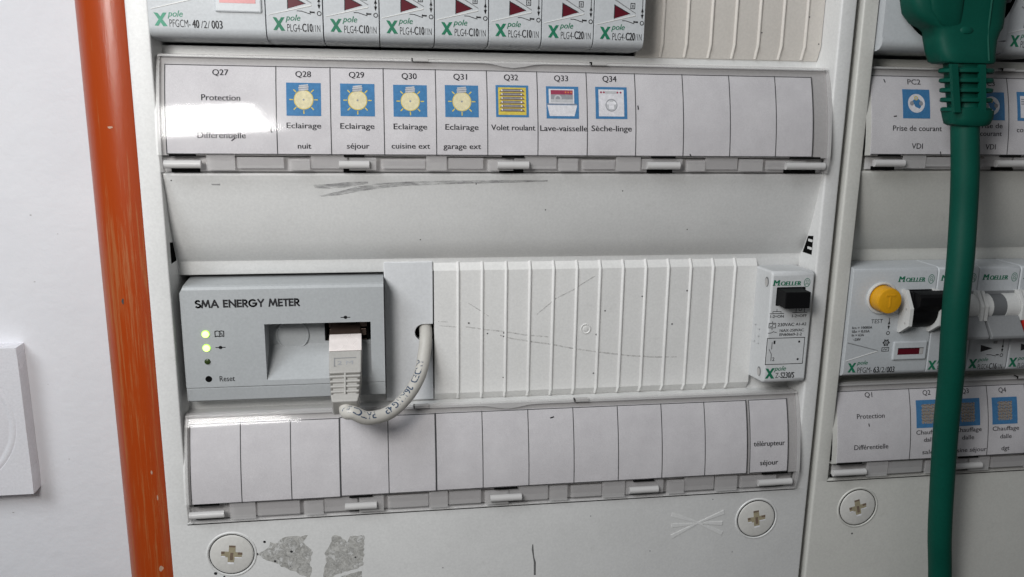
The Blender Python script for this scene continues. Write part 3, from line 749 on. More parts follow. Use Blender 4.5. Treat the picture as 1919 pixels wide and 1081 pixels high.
def xpole(root, x0, X, pole, f, mat):
    g = MB()
    a, b, z, h = X; a += x0; b += x0; w = b - a
    # heavy brush-like X
    g.flat([(a, z + h), (a + w * 0.30, z + h * 0.97), (b, z), (b - w * 0.34, z - 0.05)], f, mat)
    g.flat([(b - w * 0.02, z + h), (b - w * 0.30, z + h), (a + w * 0.02, z + 0.1), (a + w * 0.30, z + 0.05)], lambda x, zz: f(x, zz) - 0.02, mat)
    g.text('pole', x0 + pole[0], x0 + pole[1], pole[2], pole[3], f, mat, 0.012, 0.28)
    g.build('brand_logo', root)
def vgroove(c, x0, pts, yfront, light, dark):
    """the shallow V-shaped step pressed into the front of each device"""
    for (a, b, m) in ((pts[0], pts[1], dark), (pts[2], pts[3], light)):  # step's shaded edge painted dark, its lit edge painted light
        A, Bv = Vector((a[0] + x0, a[1])), Vector((b[0] + x0, b[1])); d = (Bv - A).normalized(); n = Vector((-d.y, d.x))
        o = [A + n * 0.22, A - n * 0.22, Bv - n * 0.1, Bv + n * 0.1]
        c.prism_y([(p.x, p.y) for p in o], yfront - 0.16, yfront + 0.3, m)
def tiltarrows(m, x, zt, zb, zc, f, mat, rc=0.62):
    m.stroke([(x, zt), (x, zb + 0.6)], 0.22, f, mat)
    m.flat([(x - 0.5, zb + 1.5), (x + 0.5, zb + 1.5), (x, zb)], f, mat)
    m.flat([(x - 0.5, zb + 2.3), (x + 0.5, zb + 2.3), (x, zb + 3.7)], f, mat)
    m.ring(x, zc, rc, 0.26, f, mat, 18)

# ------------------------------------------------------------------ upper row of the left board
YF = -14.0
def row_profile(zt, zbm, low=True, yf=YF):
    """side profile of a device whose face shows through the upper cut-out: rounded lower nose"""
    return [(yf, zt), (yf, zbm + 3.6), (yf + 0.35, zbm + 2.2), (yf + 1.3, zbm + 1.1), (yf + 3.0, zbm + 0.5), (yf + 6.0, zbm + 0.05), (2.0, zbm - 0.1), (40, zbm - 0.1), (40, zt)]
def upper_body(c, x0, x1, zt, zbm, mat):
    c.prism_x(row_profile(zt, zbm), x0, x1, mat)
    # chamfered lower left corner shows as a slanted step towards the neighbour
root = thing('residual_current_breaker', 'wide grey residual current breaker marked 40/2/003, top left beside the rim', 'breaker', (-72, 2, 75.9))
c = MB(); upper_body(c, -89.7, -54.15, 121, 75.9, M['module'])
vgroove(c, -90, [(30, 95), (30.1, 95), (18.0, 89.2), (1.2, 84.8)], YF, M['guard'], M['greytab'])
c.build('body', root, bevel=0.55, smooth=35)
c = MB()
o = [(-69.2, 84.4), (-55.3, 84.4), (-55.3, 93), (-69.2, 93)]
c.prism_y([(-69.4, 84.4), (-55.0, 84.4), (-55.0, 95.5), (-69.4, 95.5)], YF - 0.75, YF + 0.3, M['module'])
c.build('window_bezel', root, bevel=0.6)
c = MB(); c.prism_y([(-67.9, 87.2), (-56.8, 87.2), (-56.8, 93), (-67.9, 93)], YF - 0.83, YF, M['pink']); c.build('indicator_window', root)
xpole(root, -90, (1.91, 5.94, 79.7, 4.07), (6.07, 10.69, 82.64, 1.9), const(YF - 0.06), M['green_pale'])
k = MB(); f = const(YF - 0.06)
k.text('PFGCM-', -83.5, -77.2, 79.5, 2.27, f, M['ink'], -0.004); k.text('40', -76.67, -74.48, 79.4, 2.4, f, M['ink'], 0.02)
k.text('/2/', -74.0, -71.3, 79.4, 2.2, f, M['ink'], -0.004); k.text('003', -70.8, -67.4, 79.35, 2.4, f, M['ink'], 0.016); k.build('type_marking', root)

def small_breaker(label, x0, dz, amps, prefix, first, dim):
    root = thing('circuit_breaker', label, 'breaker', (x0 + 9, 2, 75.9 + dz), 'grey miniature circuit breakers in the boards')
    c = MB(); zb = 75.9 + dz
    upper_body(c, x0 + 0.16, x0 + 17.84, 121 + dz, zb, M['module'])
    vgroove(c, x0, [(5.0, 93.5 + dz), (14.5, 88.0 + dz), (14.5, 87.3 + dz), (0.8, 84.0 + dz)], YF, M['guard'], M['greytab'])
    c.build('body', root, bevel=0.5, smooth=35)
    c = MB()
    c.flat([(x0 + 7.05, 90.6 + dz), (x0 + 7.0, 86.1 + dz), (x0 + 12.5, 87.75 + dz)], const(YF - 0.05), M['red'])
    for a, b in (((7.05, 90.6), (7.0, 86.1)), ((7.05, 90.5), (12.5, 87.75))): c.stroke([(x0 + a[0], a[1] + dz), (x0 + b[0], b[1] + dz)], 0.28, const(YF - 0.07), M['ink'])
    c.build('indicator_window', root)
    xpole(root, x0, (2.16, 5.98, 79.3 + dz, 4.1), (6.15, 10.86, 82.45 + dz, 1.85), const(YF - 0.06), M['green'])
    k = MB(); f = const(YF - 0.06)
    k.text(prefix, x0 + 6.63, x0 + 11.14, 79.1 + dz, 2.25, f, M['ink'], -0.004); k.text(amps, x0 + 11.29, x0 + 14.62, 79.15 + dz, 2.45, f, M['ink'], 0.02)
    k.text('/1N', x0 + 14.73, x0 + 17.0, 79.15 + dz, 2.1, f, M['ink'], -0.002); k.build('type_marking', root)
    k = MB(); tiltarrows(k, x0 + 16.85, 93 + dz, 86.1 + dz, 84.85 + dz, f, M['ink'])
    k.stroke([(x0 + a, b + dz) for a, b in ((9.9, 85.5), (11.3, 85.45), (14.1, 84.6))], 0.24, f, M['ink'])
    k.stroke([(x0 + 14.0, 85.5 + dz), (x0 + 14.0, 84.9 + dz)], 0.24, f, M['ink']); k.stroke([(x0 + 14.0, 85.2 + dz), (x0 + 15.3, 85.15 + dz)], 0.5, f, M['ink'])
    k.stroke([(x0 + a, b + dz) for a, b in ((12.7, 89.5), (14.1, 89.5), (14.1, 91.2), (12.7, 91.2))], 0.24, f, M['ink'], True); k.text('8', x0 + 13.1, x0 + 13.7, 89.8 + dz, 1.0, f, M['ink'])
    k.build('circuit_symbol', root)
    return root
for i, (amps, lab) in enumerate((('C10', 'grey single breaker C10 above the Q28 Eclairage nuit label'), ('C10', 'grey single breaker C10 above the Q29 Eclairage séjour label'),
        ('C10', 'grey single breaker C10 above the Q30 cuisine ext label'), ('C10', 'grey single breaker C10 above the Q31 garage ext label'),
        ('C10', 'grey single breaker C10 above the Q32 Volet roulant label'), ('C20', 'grey single breaker C20 above the Q33 Lave-vaisselle label'),
        ('C20', 'grey single breaker C20 above the Q34 Sèche-linge label, beside the beige blanking cover'))):
    small_breaker(lab, -54 + 18.0 * i, 0.0, amps, 'PLG4-', i == 0, False)

def blank_strip(label, x0, x1, zt, zb, ribs, mat, band_b, name='blanking_cover', top_open=False, notch=None):
    root = thing(name, label, 'blanking cover', ((x0 + x1) / 2, 2, zb), 'ribbed blanking covers')
    c = MB()
    pr = [(2.6, zt), (1.1, zt), (0.7, zt - 0.3), (-1.3, zt - 3.2), (-1.3, zb + band_b), (0.7, zb + 0.25), (1.1, zb), (2.6, zb)]
    c.prism_x(pr, x0, x1, mat)
    for x in ribs:
        q = [(-1.3, zt - 3.2), (-1.3, zb + band_b), (-0.2, zb + 0.5)]
        rb = [(0.9, zt - 0.1), (0.3, zt - 0.35), (-1.72, zt - 3.2), (-1.72, zb + band_b), (0.3, zb + 0.4), (0.9, zb + 0.15)]
        # rib with a rounded section
        for dx, s in ((-0.42, 0.0), (0.0, 1.0)): pass
        n = len(rb); vs = []
        for dx, k in ((-0.75, 0.0), (-0.5, 0.55), (-0.15, 1.0), (0.2, 0.95), (0.7, 0.0)):
            vs += [(x + dx, y - 0.25 + 0.75 * (1 - k), z) for y, z in rb]
        fs = []
        for a in range(4):
            for j in range(n - 1): fs.append((a * n + j, a * n + j + 1, (a + 1) * n + j + 1, (a + 1) * n + j))
        c.add(vs, fs, mat)
    return root, c
r_, c = blank_strip('beige ribbed blanking cover right of the upper breakers', 73.6, 144.2, 124, 74.3, [82.9 + 9.15 * k for k in range(7)], M['strip_warm'], 5.2)
for x, z in ((138.6, 90), (120.5, 84), (101, 92), (143.2, 80.5)): c.dot(x, z, 0.28, const(-1.36), M['line'], 8)
c.build('ribbed_cover', r_, smooth=30)
r_, c = blank_strip('long white ribbed blanking cover with scratches, between the grey cable and the relay', 0.0, 126.3, 0.0, -54.2, [9.02 * k for k in range(1, 14)], M['strip'], 3.2)
f = const(-1.38)
def scratch(pts, w, mat=None): c.stroke(pts, w, f, mat or M['scuffs'])
scratch([(12.9, -15.8), (15, -17.2), (17.2, -18.7), (20.3, -20.8)], 0.35); scratch([(11.6, -24.8), (19, -26.1), (26.5, -27.1), (34, -28.6), (43.4, -29.7)], 0.45)
scratch([(25, -28.6), (29.6, -30), (37, -31.4), (44.2, -32.6), (54, -34.8), (63.3, -36.4), (75.5, -38.2), (86, -39.2), (95.2, -39.4)], 0.55)
scratch([(39, -20.6), (41, -18.9), (46.1, -14.6), (49, -13.2), (52.6, -11.5), (57, -8.6), (61.1, -6.1)], 0.42); scratch([(1.5, -22.5), (5, -22.8)], 0.3); scratch([(2, -24.2), (9, -24.9)], 0.35)
for x, z, r in ((12.9, -23.4, .34), (65.5, -19.9, .3), (92.7, -25.9, .34), (20, -27.7, .3), (80.0, -14.5, .3), (98, -12.6, .34), (62.4, -29.3, .36), (61.8, -45, .32), (26.2, -45.4, .26), (26.3, -27.6, .35), (26.2, -29, .3)): c.dot(x, z, r, const(-1.42), M['line'], 9)
c.lathe_y(58.1, -26.9, [(2.1, -1.25), (2.0, -1.55), (1.75, -1.6), (1.5, -1.35), (1.05, -1.34), (0.9, -1.55), (0.5, -1.6), (0, -1.6)], M['strip'], 30)
c.build('ribbed_cover', r_, smooth=30)

# plain filler plate with the notch that lets the grey cable through
root = thing('filler_plate', 'plain bluish filler plate with a round cable hole, beside the energy meter', 'filler plate', (-9.2, 2, -53.6))
o = [(-18.3, 0.1), (-18.3, -53.6), (-0.45, -53.6), (-0.45, -30.2)] + [(-4.0 + 3.2 * math.cos(math.radians(a)), -27.0 + 3.2 * math.sin(math.radians(a))) for a in range(-90, -271, -15)] + [(-0.45, -23.8), (-0.45, 0.1)]
c = MB(); c.prism_y(o, -0.2, 3.0, M['filler'])
c.build('plate', root, bevel=0.3)

# ------------------------------------------------------------------ energy meter
root = thing('energy_meter', 'grey energy meter with two green lit lamps and a network socket', 'energy meter', (-53.2, 2, -47.6))
X0, X1, XA, XB, XJ = -87.9, -18.5, -60.2, -23.3, -40.3
top = [(40, -4.9), (1.2, -5.0), (-8.2, -5.6), (-9.4, -6.0), (-10, -6.9)]
def lower(): return [(-10, -42.2), (-9.55, -42.35), (-9.55, -42.75), (-9.75, -42.85), (-9.3, -47.3), (-8.6, -47.8), (40, -47.8)]
c = MB(); full = top + lower()
def seg(pr, a, b): c.prism_x(pr, a, b, M['meter'], True)
# left block with its chamfered upper corner
n = len(full)
seg(full, X0 + 1.0, XA)
vs = [(X0 + 1.0, y, z) for y, z in full] + [(X0, y + (0.25 if y < -5 else 0), max(-47.5, min(z, -8.0))) for y, z in full]
c.add(vs, [(i, (i + 1) % n, n + (i + 1) % n, n + i) for i in range(n)] + [tuple(range(n, 2 * n))], M['meter'])
seg(full, XB, X1)
rec = top + [(-10, -19.6), (0.8, -19.6), (0.8, -30.2), (0.3, -30.8), (-10, -40.3)] + lower()
seg(rec, XA, XJ)
recj = top + [(-10, -19.6), (13, -19.6), (13, -29.4), (0.8, -29.4), (0.8, -30.2), (0.3, -30.8), (-10, -40.3)] + lower()
seg(recj, XJ, XB)
c.build('housing', root)
c = MB(); c.lathe_y(-51.9, -26.6, [(6.0, 0.85), (5.95, 0.1), (5.7, -0.1), (5.4, -0.05), (5.2, 0.25), (0, 0.25)], M['meter'], 40); c.build('seal_boss', root, smooth=40)
f = const(-10.06)
def arcp(cx, cz, rx, rz, a0, a1, n=10): return [(cx + rx * math.cos(math.radians(a0 + (a1 - a0) * i / n)), cz + rz * math.sin(math.radians(a0 + (a1 - a0) * i / n))) for i in range(n + 1)]
CAPS = {'S': (0.52, [arcp(0.26, 0.74, 0.23, 0.22, 40, 200, 8) + [(0.09, 0.60), (0.42, 0.42)] + arcp(0.26, 0.26, 0.24, 0.22, 20, -150, 8)]),
        'M': (0.95, [[(0.06, 0), (0.20, 1.0)], [(0.20, 1.0), (0.47, 0.16)], [(0.47, 0.16), (0.75, 1.0)], [(0.75, 1.0), (0.89, 0)]]),
        'A': (0.80, [[(0.04, 0), (0.40, 1.0)], [(0.40, 1.0), (0.76, 0)], [(0.20, 0.32), (0.60, 0.32)]]),
        'E': (0.50, [[(0.07, 0.0), (0.07, 1.0)], [(0.07, 0.93), (0.46, 0.93)], [(0.07, 0.52), (0.44, 0.52)], [(0.07, 0.07), (0.46, 0.07)]]),
        'N': (0.80, [[(0.08, 0), (0.08, 1.0)], [(0.08, 0.95), (0.72, 0.05)], [(0.72, 0), (0.72, 1.0)]]),
        'R': (0.58, [[(0.07, 0), (0.07, 1.0)], [(0.07, 0.93), (0.26, 0.93)] + arcp(0.26, 0.69, 0.21, 0.24, 90, -90, 9) + [(0.07, 0.45)], [(0.24, 0.44), (0.54, 0.0)]]),
        'G': (0.92, [arcp(0.46, 0.5, 0.40, 0.45, 48, 360, 18), [(0.86, 0.48), (0.48, 0.48)]]),
        'Y': (0.66, [[(0.03, 1.0), (0.33, 0.46)], [(0.63, 1.0), (0.33, 0.46)], [(0.33, 0.48), (0.33, 0.0)]]),
        'T': (0.50, [[(0.25, 0), (0.25, 0.95)], [(0.02, 0.93), (0.48, 0.93)]]), ' ': (0.34, [])}
def caps(m, text, x0, x1, zb, cap, f, mat, pen):
    gap = 0.09; tw = sum(CAPS[ch][0] for ch in text) + gap * (len(text) - 1); kx = (x1 - x0) / tw; x = x0; lay = 0
    for ch in text:
        wd, st = CAPS[ch]
        for line in st:
            lay = (lay + 1) % 4
            m.stroke([(x + a * kx, zb + b * cap) for a, b in line], pen, (lambda q: (lambda xx, zz: f(xx, zz) - 0.006 * q))(lay), mat)
        x += (wd + gap) * kx
k = MB(); caps(k, 'SMA ENERGY METER', -82.76, -47.78, -13.1, 2.55, f, M['ink'], 0.60); k.build('printed_text', root)
k = MB(); k.text('Reset', -76.41, -71.24, -40.1, 1.95, f, M['ink'], 0.006); k.build('printed_text', root)
for x, z in ((-75.4, -27.6), (-32.07, -17.75)):
    k = MB(); k.dot(x, z, 0.62, f, M['ink'], 16); k.stroke([(x - 1.6, z), (x + 1.6, z)], 0.3, f, M['ink']); k.build('printed_symbol', root)
k = MB()
x, z = -75.5, -22.7
k.stroke([(x - 1.45, z + 0.95), (x - 0.7, z + 1.15), (x, z + 0.95), (x + 0.7, z + 1.15), (x + 1.45, z + 0.95), (x + 1.45, z - 0.95), (x + 0.7, z - 0.75), (x, z - 0.95), (x - 0.7, z - 0.75), (x - 1.45, z - 0.95)], 0.32, f, M['ink'], True)
k.stroke([(x, z + 0.9), (x, z - 0.9)], 0.25, f, M['ink']); k.stroke([(x + 0.4, z - 0.4), (x + 0.4, z + 0.6)], 0.22, f, M['ink']); k.stroke([(x + 0.95, z - 0.6), (x + 0.75, z + 0.3)], 0.22, f, M['ink'])
k.build('printed_symbol', root)
for z, m in ((-22.63, 'led_on'), (-27.66, 'led_on'), (-32.66, 'led_off')):
    r = 1.36 if m == 'led_on' else 1.05
    k = MB(); k.lathe_y(-80.1, z, [(r, -9.7), (r, -10.12), (r * 0.86, -10.36)], M['led_halo' if m == 'led_on' else m], 24); k.lathe_y(-80.1, z, [(r * 0.86, -10.36), (r * 0.4, -10.55), (0, -10.6)], M[m], 24); o = k.build('indicator_lamp', root, smooth=60)
    if m == 'led_off': o['label'] = 'dark unlit lamp'
k = MB(); k.dot(-80.1, -39.1, 1.15, const(-10.05), M['dark'], 24); k.build('reset_hole', root)  # flat black disc painted for the shade inside the hole
# network socket: a dark metal-lined box in the back of the recess
k = MB()
k.box(-40.1, -39.4, 0.6, 12.6, -29.2, -20.0, M['dark']); k.box(-25.0, -24.3, 0.4, 12.6, -29.2, -20.0, M['dark'])
k.box(-39.4, -25.0, 12.0, 12.7, -29.2, -20.0, M['dark']); k.box(-39.4, -25.0, 0.9, 12.0, -29.3, -28.9, M['jackmetal']); k.box(-39.4, -25.0, 0.6, 12.0, -20.2, -19.8, M['dark'])
k.build('network_socket', root)
k = MB()
for xa in (-38.7, -27.6):
    k.box(xa, xa + 2.7, 0.2, 1.2, -24.2, -20.6, M['jackmetal']); k.box(xa + 0.2, xa + 2.4, -0.6, 0.1, -27.2, -24.6, M['jackmetal'])
k.box(-36.0, -29.0, 3.0, 3.6, -28.0, -20.6, M['jackmetal'])
k.build('contact_spring', root, bevel=0.15)

# ------------------------------------------------------------------ grey patch cable with its plug
root = thing('patch_cable', 'grey network patch cable plugged into the energy meter and looping into the filler plate', 'cable', (-32, -15, -50))
P0 = Vector((-32.6, -1.2, -23.0)); ax = Vector((0.014, -0.825, -0.564)).normalized()
vx = Vector((1, 0, 0)); vx = (vx - ax * vx.dot(ax)).normalized(); vn = ax.cross(vx)
if vn.y > 0: vn = -vn
def L3(u, v, w): return P0 + ax * u + vx * v + vn * w          # along, across, up from the visible face
def lbox(m, u0, u1, w0a, w0b, t0, t1, mat, w1a=None, w1b=None):
    a0, a1 = w0a, w0b; b0, b1 = (w1a if w1a is not None else w0a), (w1b if w1b is not None else w0b)
    vs = [L3(u0, a0, t0), L3(u0, a1, t0), L3(u0, a1, t1), L3(u0, a0, t1), L3(u1, b0, t0), L3(u1, b1, t0), L3(u1, b1, t1), L3(u1, b0, t1)]
    m.add(vs, [(0, 1, 2, 3), (4, 5, 6, 7), (0, 1, 5, 4), (1, 2, 6, 5), (2, 3, 7, 6), (3, 0, 4, 7)], mat)
k = MB(); lbox(k, 4.2, 11.9, -5.75, 5.75, -8.0, 0.0, M['metal']); lbox(k, 11.9, 12.3, -5.5, 5.5, -7.8, -0.5, M['dark']); lbox(k, -1.5, 4.2, -5.4, 5.4, -7.8, -0.5, M['jackmetal']); k.build('metal_shell', root, bevel=0.35)
k = MB(); lbox(k, 12.2, 22.0, -5.7, 5.7, -8.2, 0.25, M['boot'], -5.5, 5.5); lbox(k, 22.0, 30.8, -4.5, 4.5, -7.4, -0.9, M['boot'], -4.0, 4.0)
for i in range(4):
    u = 22.7 + 2.1 * i; wv = 5.4 - 0.18 * i
    lbox(k, u, u + 1.0, -wv, wv, -7.9, 0.1 - 0.08 * i, M['boot'])
lbox(k, 21.5, 31.0, -0.45, 0.45, -7.0, 0.1, M['boot'])
lbox(k, 30.8, 34.0, -4.9, 4.9, -8.0, -0.1, M['boot'], -4.3, 4.3)
k.build('plug_boot', root, bevel=0.45)
k = MB()
def plug_f(s, u0, u1, v0, v1): pass
vs, fs, (bx0, bx1), ch = glyphs('2 M', 0.0, 0)
kx = 5.4 / (bx1 - bx0); kz = 1.7 / ch
k.add([L3(18.6 - b * kz, -2.7 + (a - bx0) * kx, 0.34) for a, b in vs], fs, M['pgrey'])
for (u0, u1, v0, v1) in ((15.4, 15.75, -3.9, 3.9), (15.4, 19.2, -3.9, -3.55), (18.9, 19.2, -3.9, -3.0)): lbox(k, u0, u1, v0, v1, 0.2, 0.33, M['greytab'])
k.build('moulded_marking', root)
# cable path: from the boot down, round and up into the hole
ctrl = [L3(31, 0, -4.2), L3(35.5, 0.4, -4.2), Vector((-29.5, -29.5, -46.4)), Vector((-24.5, -28, -49.2)), Vector((-17.2, -24, -49.0)), Vector((-10.5, -18, -45.0)), Vector((-5.9, -11, -39.5)), Vector((-3.9, -5.0, -32.6)), Vector((-3.2, -1.0, -28.0)), Vector((-3.2, 5, -25.0)), Vector((-3.2, 20, -24.0))]
def catmull(P, n):
    out = []
    for i in range(len(P) - 1):
        p0, p1, p2, p3 = P[max(i - 1, 0)], P[i], P[i + 1], P[min(i + 2, len(P) - 1)]
        for j in range(n):
            t = j / n
            out.append(0.5 * ((2 * p1) + (p2 - p0) * t + (2 * p0 - 5 * p1 + 4 * p2 - p3) * t * t + (3 * p1 - p0 - 3 * p2 + p3) * t ** 3))
    out.append(P[-1]); return out
path = catmull(ctrl, 10); RC = 2.4
k = MB(); k.tube(path, RC, M['cable_grey'], 24); k.build('cable', root, smooth=60)
# printing that runs along the sheath
cum = [0.0]
for a, b in zip(path[:-1], path[1:]): cum.append(cum[-1] + (b - a).length)
CAMP = cam.matrix_world.translation / S
def on_cable(s, t):
    """s along the cable from the plug, t across: a point on the sheath's camera side"""
    i = max(1, min(len(path) - 1, next((q for q, cv in enumerate(cum) if cv >= s), len(path) - 1)))
    a = (s - cum[i - 1]) / max(1e-6, cum[i] - cum[i - 1]); p = path[i - 1].lerp(path[i], a)
    d = (path[min(i + 1, len(path) - 1)] - path[max(i - 2, 0)]).normalized()
    out = Vector((0.0, -0.95, 0.3)); out = (out - d * out.dot(d)).normalized(); side = d.cross(out)
    ang = t / RC
    return p + (out * math.cos(ang) + side * math.sin(ang)) * (RC + 0.04)
tot = cum[-1]
k = MB()
for s, s0, ln in (('PATCH', 15.5, 10.5), ('26AWG 4P', 34.0, 14.5), ('ANDED', 46.6, 10.5)):
    vs, fs, (bx0, bx1), ch = glyphs(s, 0.0, 0.0)
    kx = ln / (bx1 - bx0)
    for ds in (0.0, 0.12, 0.24): k.add([on_cable(s0 - ds - (a - bx0) * kx, -2.5 + b / ch * 2.5) for a, b in vs], fs, M['bluecable'])
k.build('sheath_print', root)

# ------------------------------------------------------------------ relay at the right end of the lower row
YR = -14.5
root = thing('impulse_relay', 'narrow white relay with a square black push button, right of the long blanking cover', 'relay', (134.5, 2, -47))
c = MB()
c.prism_x([(40, -3.3), (1.2, -3.4), (YR + 1.0, -2.9), (YR, -3.9), (YR, -46.0), (YR + 1.0, -47.2), (3, -48.8), (40, -48.8)], 126.15, 143.4, M['relay'])
c.build('housing', root, bevel=0.7, smooth=35)
for y, z in ((-10.6, -7.6), (-10.3, -43.5)):
    k = MB(); n = 20; vs = [(126.08, y + 1.6 * math.cos(2 * math.pi * i / n), z + 1.95 * math.sin(2 * math.pi * i / n)) for i in range(n)]
    k.add(vs, [tuple(range(n))], M['midgrey'])  # dark disc behind a lighter one: shade inside the hole, painted
    vs = [(126.05, y + 0.25 + 1.25 * math.cos(2 * math.pi * i / n), z - 0.25 + 1.6 * math.sin(2 * math.pi * i / n)) for i in range(n)]
    k.add(vs, [tuple(range(n))], M['tray']); k.build('rivet_hole', root)
k = MB(); k.box(128.6, 138.5, YR - 7.2, YR + 0.5, -15.6, -9.3, M['black']); k.box(128.4, 140.0, YR - 0.3, YR + 0.4, -16.2, -8.9, M['black']); k.build('push_button', root, bevel=0.4)
f = const(YR - 0.06); g = MB()
moeller(g, 126.76, 138.02, -8.3, 2.15, f, M['green']); emblem(g, 140.4, -7.3, 1.15, 1.6, f, M['green']); g.build('maker_name', root)
xpole(root, 126, (0.58, 4.50, -45.2, 4.2), (4.20, 9.05, -42.1, 1.85), f, M['green'])
k = MB()
for s, x0, x1, b, cap, bo in (('1-2=ON', 0.64, 6.15, -20.83, 1.07, 0.02), ('1-2=OFF', 9.55, 15.52, -20.82, 1.08, 0.02), ('230VAC', 3.99, 10.80, -24.25, 1.25, 0.02), ('A1-A2', 11.37, 15.68, -24.1, 1.08, 0.02),
    ('16AX-250VAC', 5.05, 14.92, -26.48, 1.08, 0.02), ('EN60669-2-2', 5.09, 14.22, -28.10, 1.09, 0.02), ('1', 2.99, 3.69, -31.3, 1.38, 0.01), ('2', 2.99, 3.90, -38.05, 1.40, 0.01), ('Z-', 4.89, 6.78, -45.1, 2.12, -0.002), ('S230/S', 7.02, 12.67, -45.15, 2.3, 0.02)):
    k.text(s, 126 + x0, 126 + x1, b, cap, f, M['ink'], bo)
k.build('type_marking', root)
k = MB(); R = lambda L: [(126 + a, b) for a, b in L]
k.stroke(R([(0.3, -28.95), (15.6, -28.95), (15.6, -39.45), (0.3, -39.45)]), 0.25, f, M['ink'], True)
k.dot(139.45, -30.6, 0.45, f, M['ink'], 12); k.dot(139.5, -37.65, 0.45, f, M['ink'], 12)
k.stroke(R([(2.4, -30.6), (2.4, -33.3)]), 0.22, f, M['ink']); k.stroke(R([(1.4, -33.4), (2.45, -35.3), (2.5, -38.0)]), 0.22, f, M['ink'])
k.stroke(R([(0.5, -23.0), (3.2, -23.0), (3.2, -24.8), (0.5, -24.8)]), 0.24, f, M['ink'], True); k.stroke(R([(1.1, -24.3), (1.9, -24.2), (1.9, -23.5), (2.7, -23.4)]), 0.22, f, M['ink']); k.stroke(R([(1.85, -22.3), (1.85, -23.0)]), 0.22, f, M['ink']); k.stroke(R([(1.85, -24.8), (1.85, -25.6)]), 0.22, f, M['ink'])
k.stroke(R([(0.4, -26.9), (1.7, -26.8), (2.8, -26.2)]), 0.22, f, M['ink']); k.stroke(R([(3.0, -26.6), (3.8, -26.6)]), 0.22, f, M['ink'])
k.stroke(R([(0.4, -19.2), (6.1, -19.2)]), 0.24, f, M['ink']); k.stroke(R([(1.6, -18.9), (1.6, -18.4), (4.9, -18.4), (4.9, -18.9)]), 0.22, f, M['ink']); k.stroke(R([(3.2, -17.4), (3.2, -18.4)]), 0.22, f, M['ink'])
k.stroke(R([(9.6, -18.95), (15.6, -18.95)]), 0.24, f, M['ink']); k.stroke(R([(11.0, -17.0), (11.0, -18.9)]), 0.22, f, M['ink']); k.stroke(R([(14.4, -17.0), (14.4, -18.9)]), 0.22, f, M['ink']); k.ring(138.7, -17.7, 0.6, 0.22, f, M['ink'], 14)
k.build('circuit_symbol', root)
# moulded approval mark on the side
k = MB()
for (y0, y1, z0, z1) in ((-4.5, -4.1, -33, -26), (-4.5, -2.0, -26.3, -25.9), (-4.5, -2.0, -33.2, -32.8), (-8.0, -7.6, -33, -27), (-8.0, -6.0, -27.3, -26.9), (-8.0, -6.0, -30.2, -29.8), (-8.0, -6.0, -33.2, -32.8)): k.box(125.95, 126.2, y0, y1, z0, z1, M['relay'])
k.build('moulded_mark', root)

# ------------------------------------------------------------------ lower row of the right board
def lower_profile(zt, zb, yf=YF):
    return [(40, zt), (1.2, zt), (yf + 1.6, zt), (yf + 0.4, zt - 0.5), (yf, zt - 1.6), (yf, zb + 2.0), (yf + 0.4, zb + 0.8), (yf + 1.4, zb), (yf + 4, zb - 0.6), (40, zb - 0.6)]
def guard_plate(m, x, w, yc, zc, ry, rz, mat):
    pr = [(yc + 3.5, zc + rz), (yc - ry * 0.35, zc + rz), (yc - ry, zc + rz * 0.25), (yc - ry, zc - rz * 0.55), (yc - ry * 0.2, zc - rz), (yc + 3.5, zc - rz)]
    m.prism_x(pr, x - w / 2, x + w / 2, mat)
root = thing('residual_current_breaker', 'wide grey residual current breaker with a yellow test button and black lever', 'breaker', (177, 2, -46.5))
c = MB(); c.prism_x(lower_profile(-2.3, -45.8), 159.5, 194.8, M['module'])
vgroove(c, 159, [(1.0, -31.85), (14.2, -35.4), (14.2, -35.7), (1.0, -39.4)], YF, M['guard'], M['greytab'])
c.build('housing', root, bevel=0.5, smooth=35)
k = MB(); k.lathe_y(159 + 13.2, -14.1, [(6.4, YF + 0.2), (6.35, YF - 0.7), (5.9, YF - 0.95), (5.5, YF - 0.8), (5.4, YF + 0.3)], M['guard'], 48); k.build('button_collar', root, smooth=40)
k = MB(); k.lathe_y(159 + 13.2, -14.1, [(5.15, YF + 0.2), (5.05, YF - 5.0), (4.75, YF - 5.6), (4.3, YF - 5.75), (0, YF - 5.75)], M['button'], 48)
o = k.build('test_button', root, smooth=40)
k = MB(); k.box(168.9 + 1.3, 168.9 + 5.3, YF - 5.92, YF - 5.6, -12.3, -11.5, M['button']); k.box(171.8, 172.6, YF - 5.92, YF - 5.6, -16.6, -12.3, M['button']); k.build('letter', o, bevel=0.1)
k = MB()
k.box(181.6, 194.6, YF - 0.06, YF + 0.1, -26.2, -11.0, M['black'])
k.cyl((182.6, YF + 1.5, -19.0), (193.4, YF + 1.5, -19.0), 7.2, 7.2, M['black'], 36)
k.box(182.5, 193.3, YF - 4.6, YF, -22.5, -11.4, M['black'])
k.prism_x([(YF - 3.0, -10.9), (YF - 7.5, -11.4), (YF - 8.6, -12.4), (YF - 8.4, -15.6), (YF - 5.0, -19.5)], 183.0, 199.5, M['black'])
k.build('lever', root, bevel=0.4, smooth=40)
for xg in (181.2, 193.9):
    k = MB(); guard_plate(k, xg, 1.5, YF, -19.3, 6.6, 8.6, M['guard'])
    for z in (-17.8, -23.4): k.cyl((xg - 0.8, YF - 4.2, z), (xg - 0.74, YF - 4.2, z), 0.5, 0.5, M['tray'], 10)
    k.build('lever_guard', root, bevel=0.25)
k = MB(); k.prism_y([(159 + 20.4, -31.9), (159 + 34.9, -31.9), (159 + 34.9, -39.5), (159 + 20.4, -39.5)], YF - 0.8, YF + 0.2, M['module']); k.build('window_bezel', root, bevel=0.7)
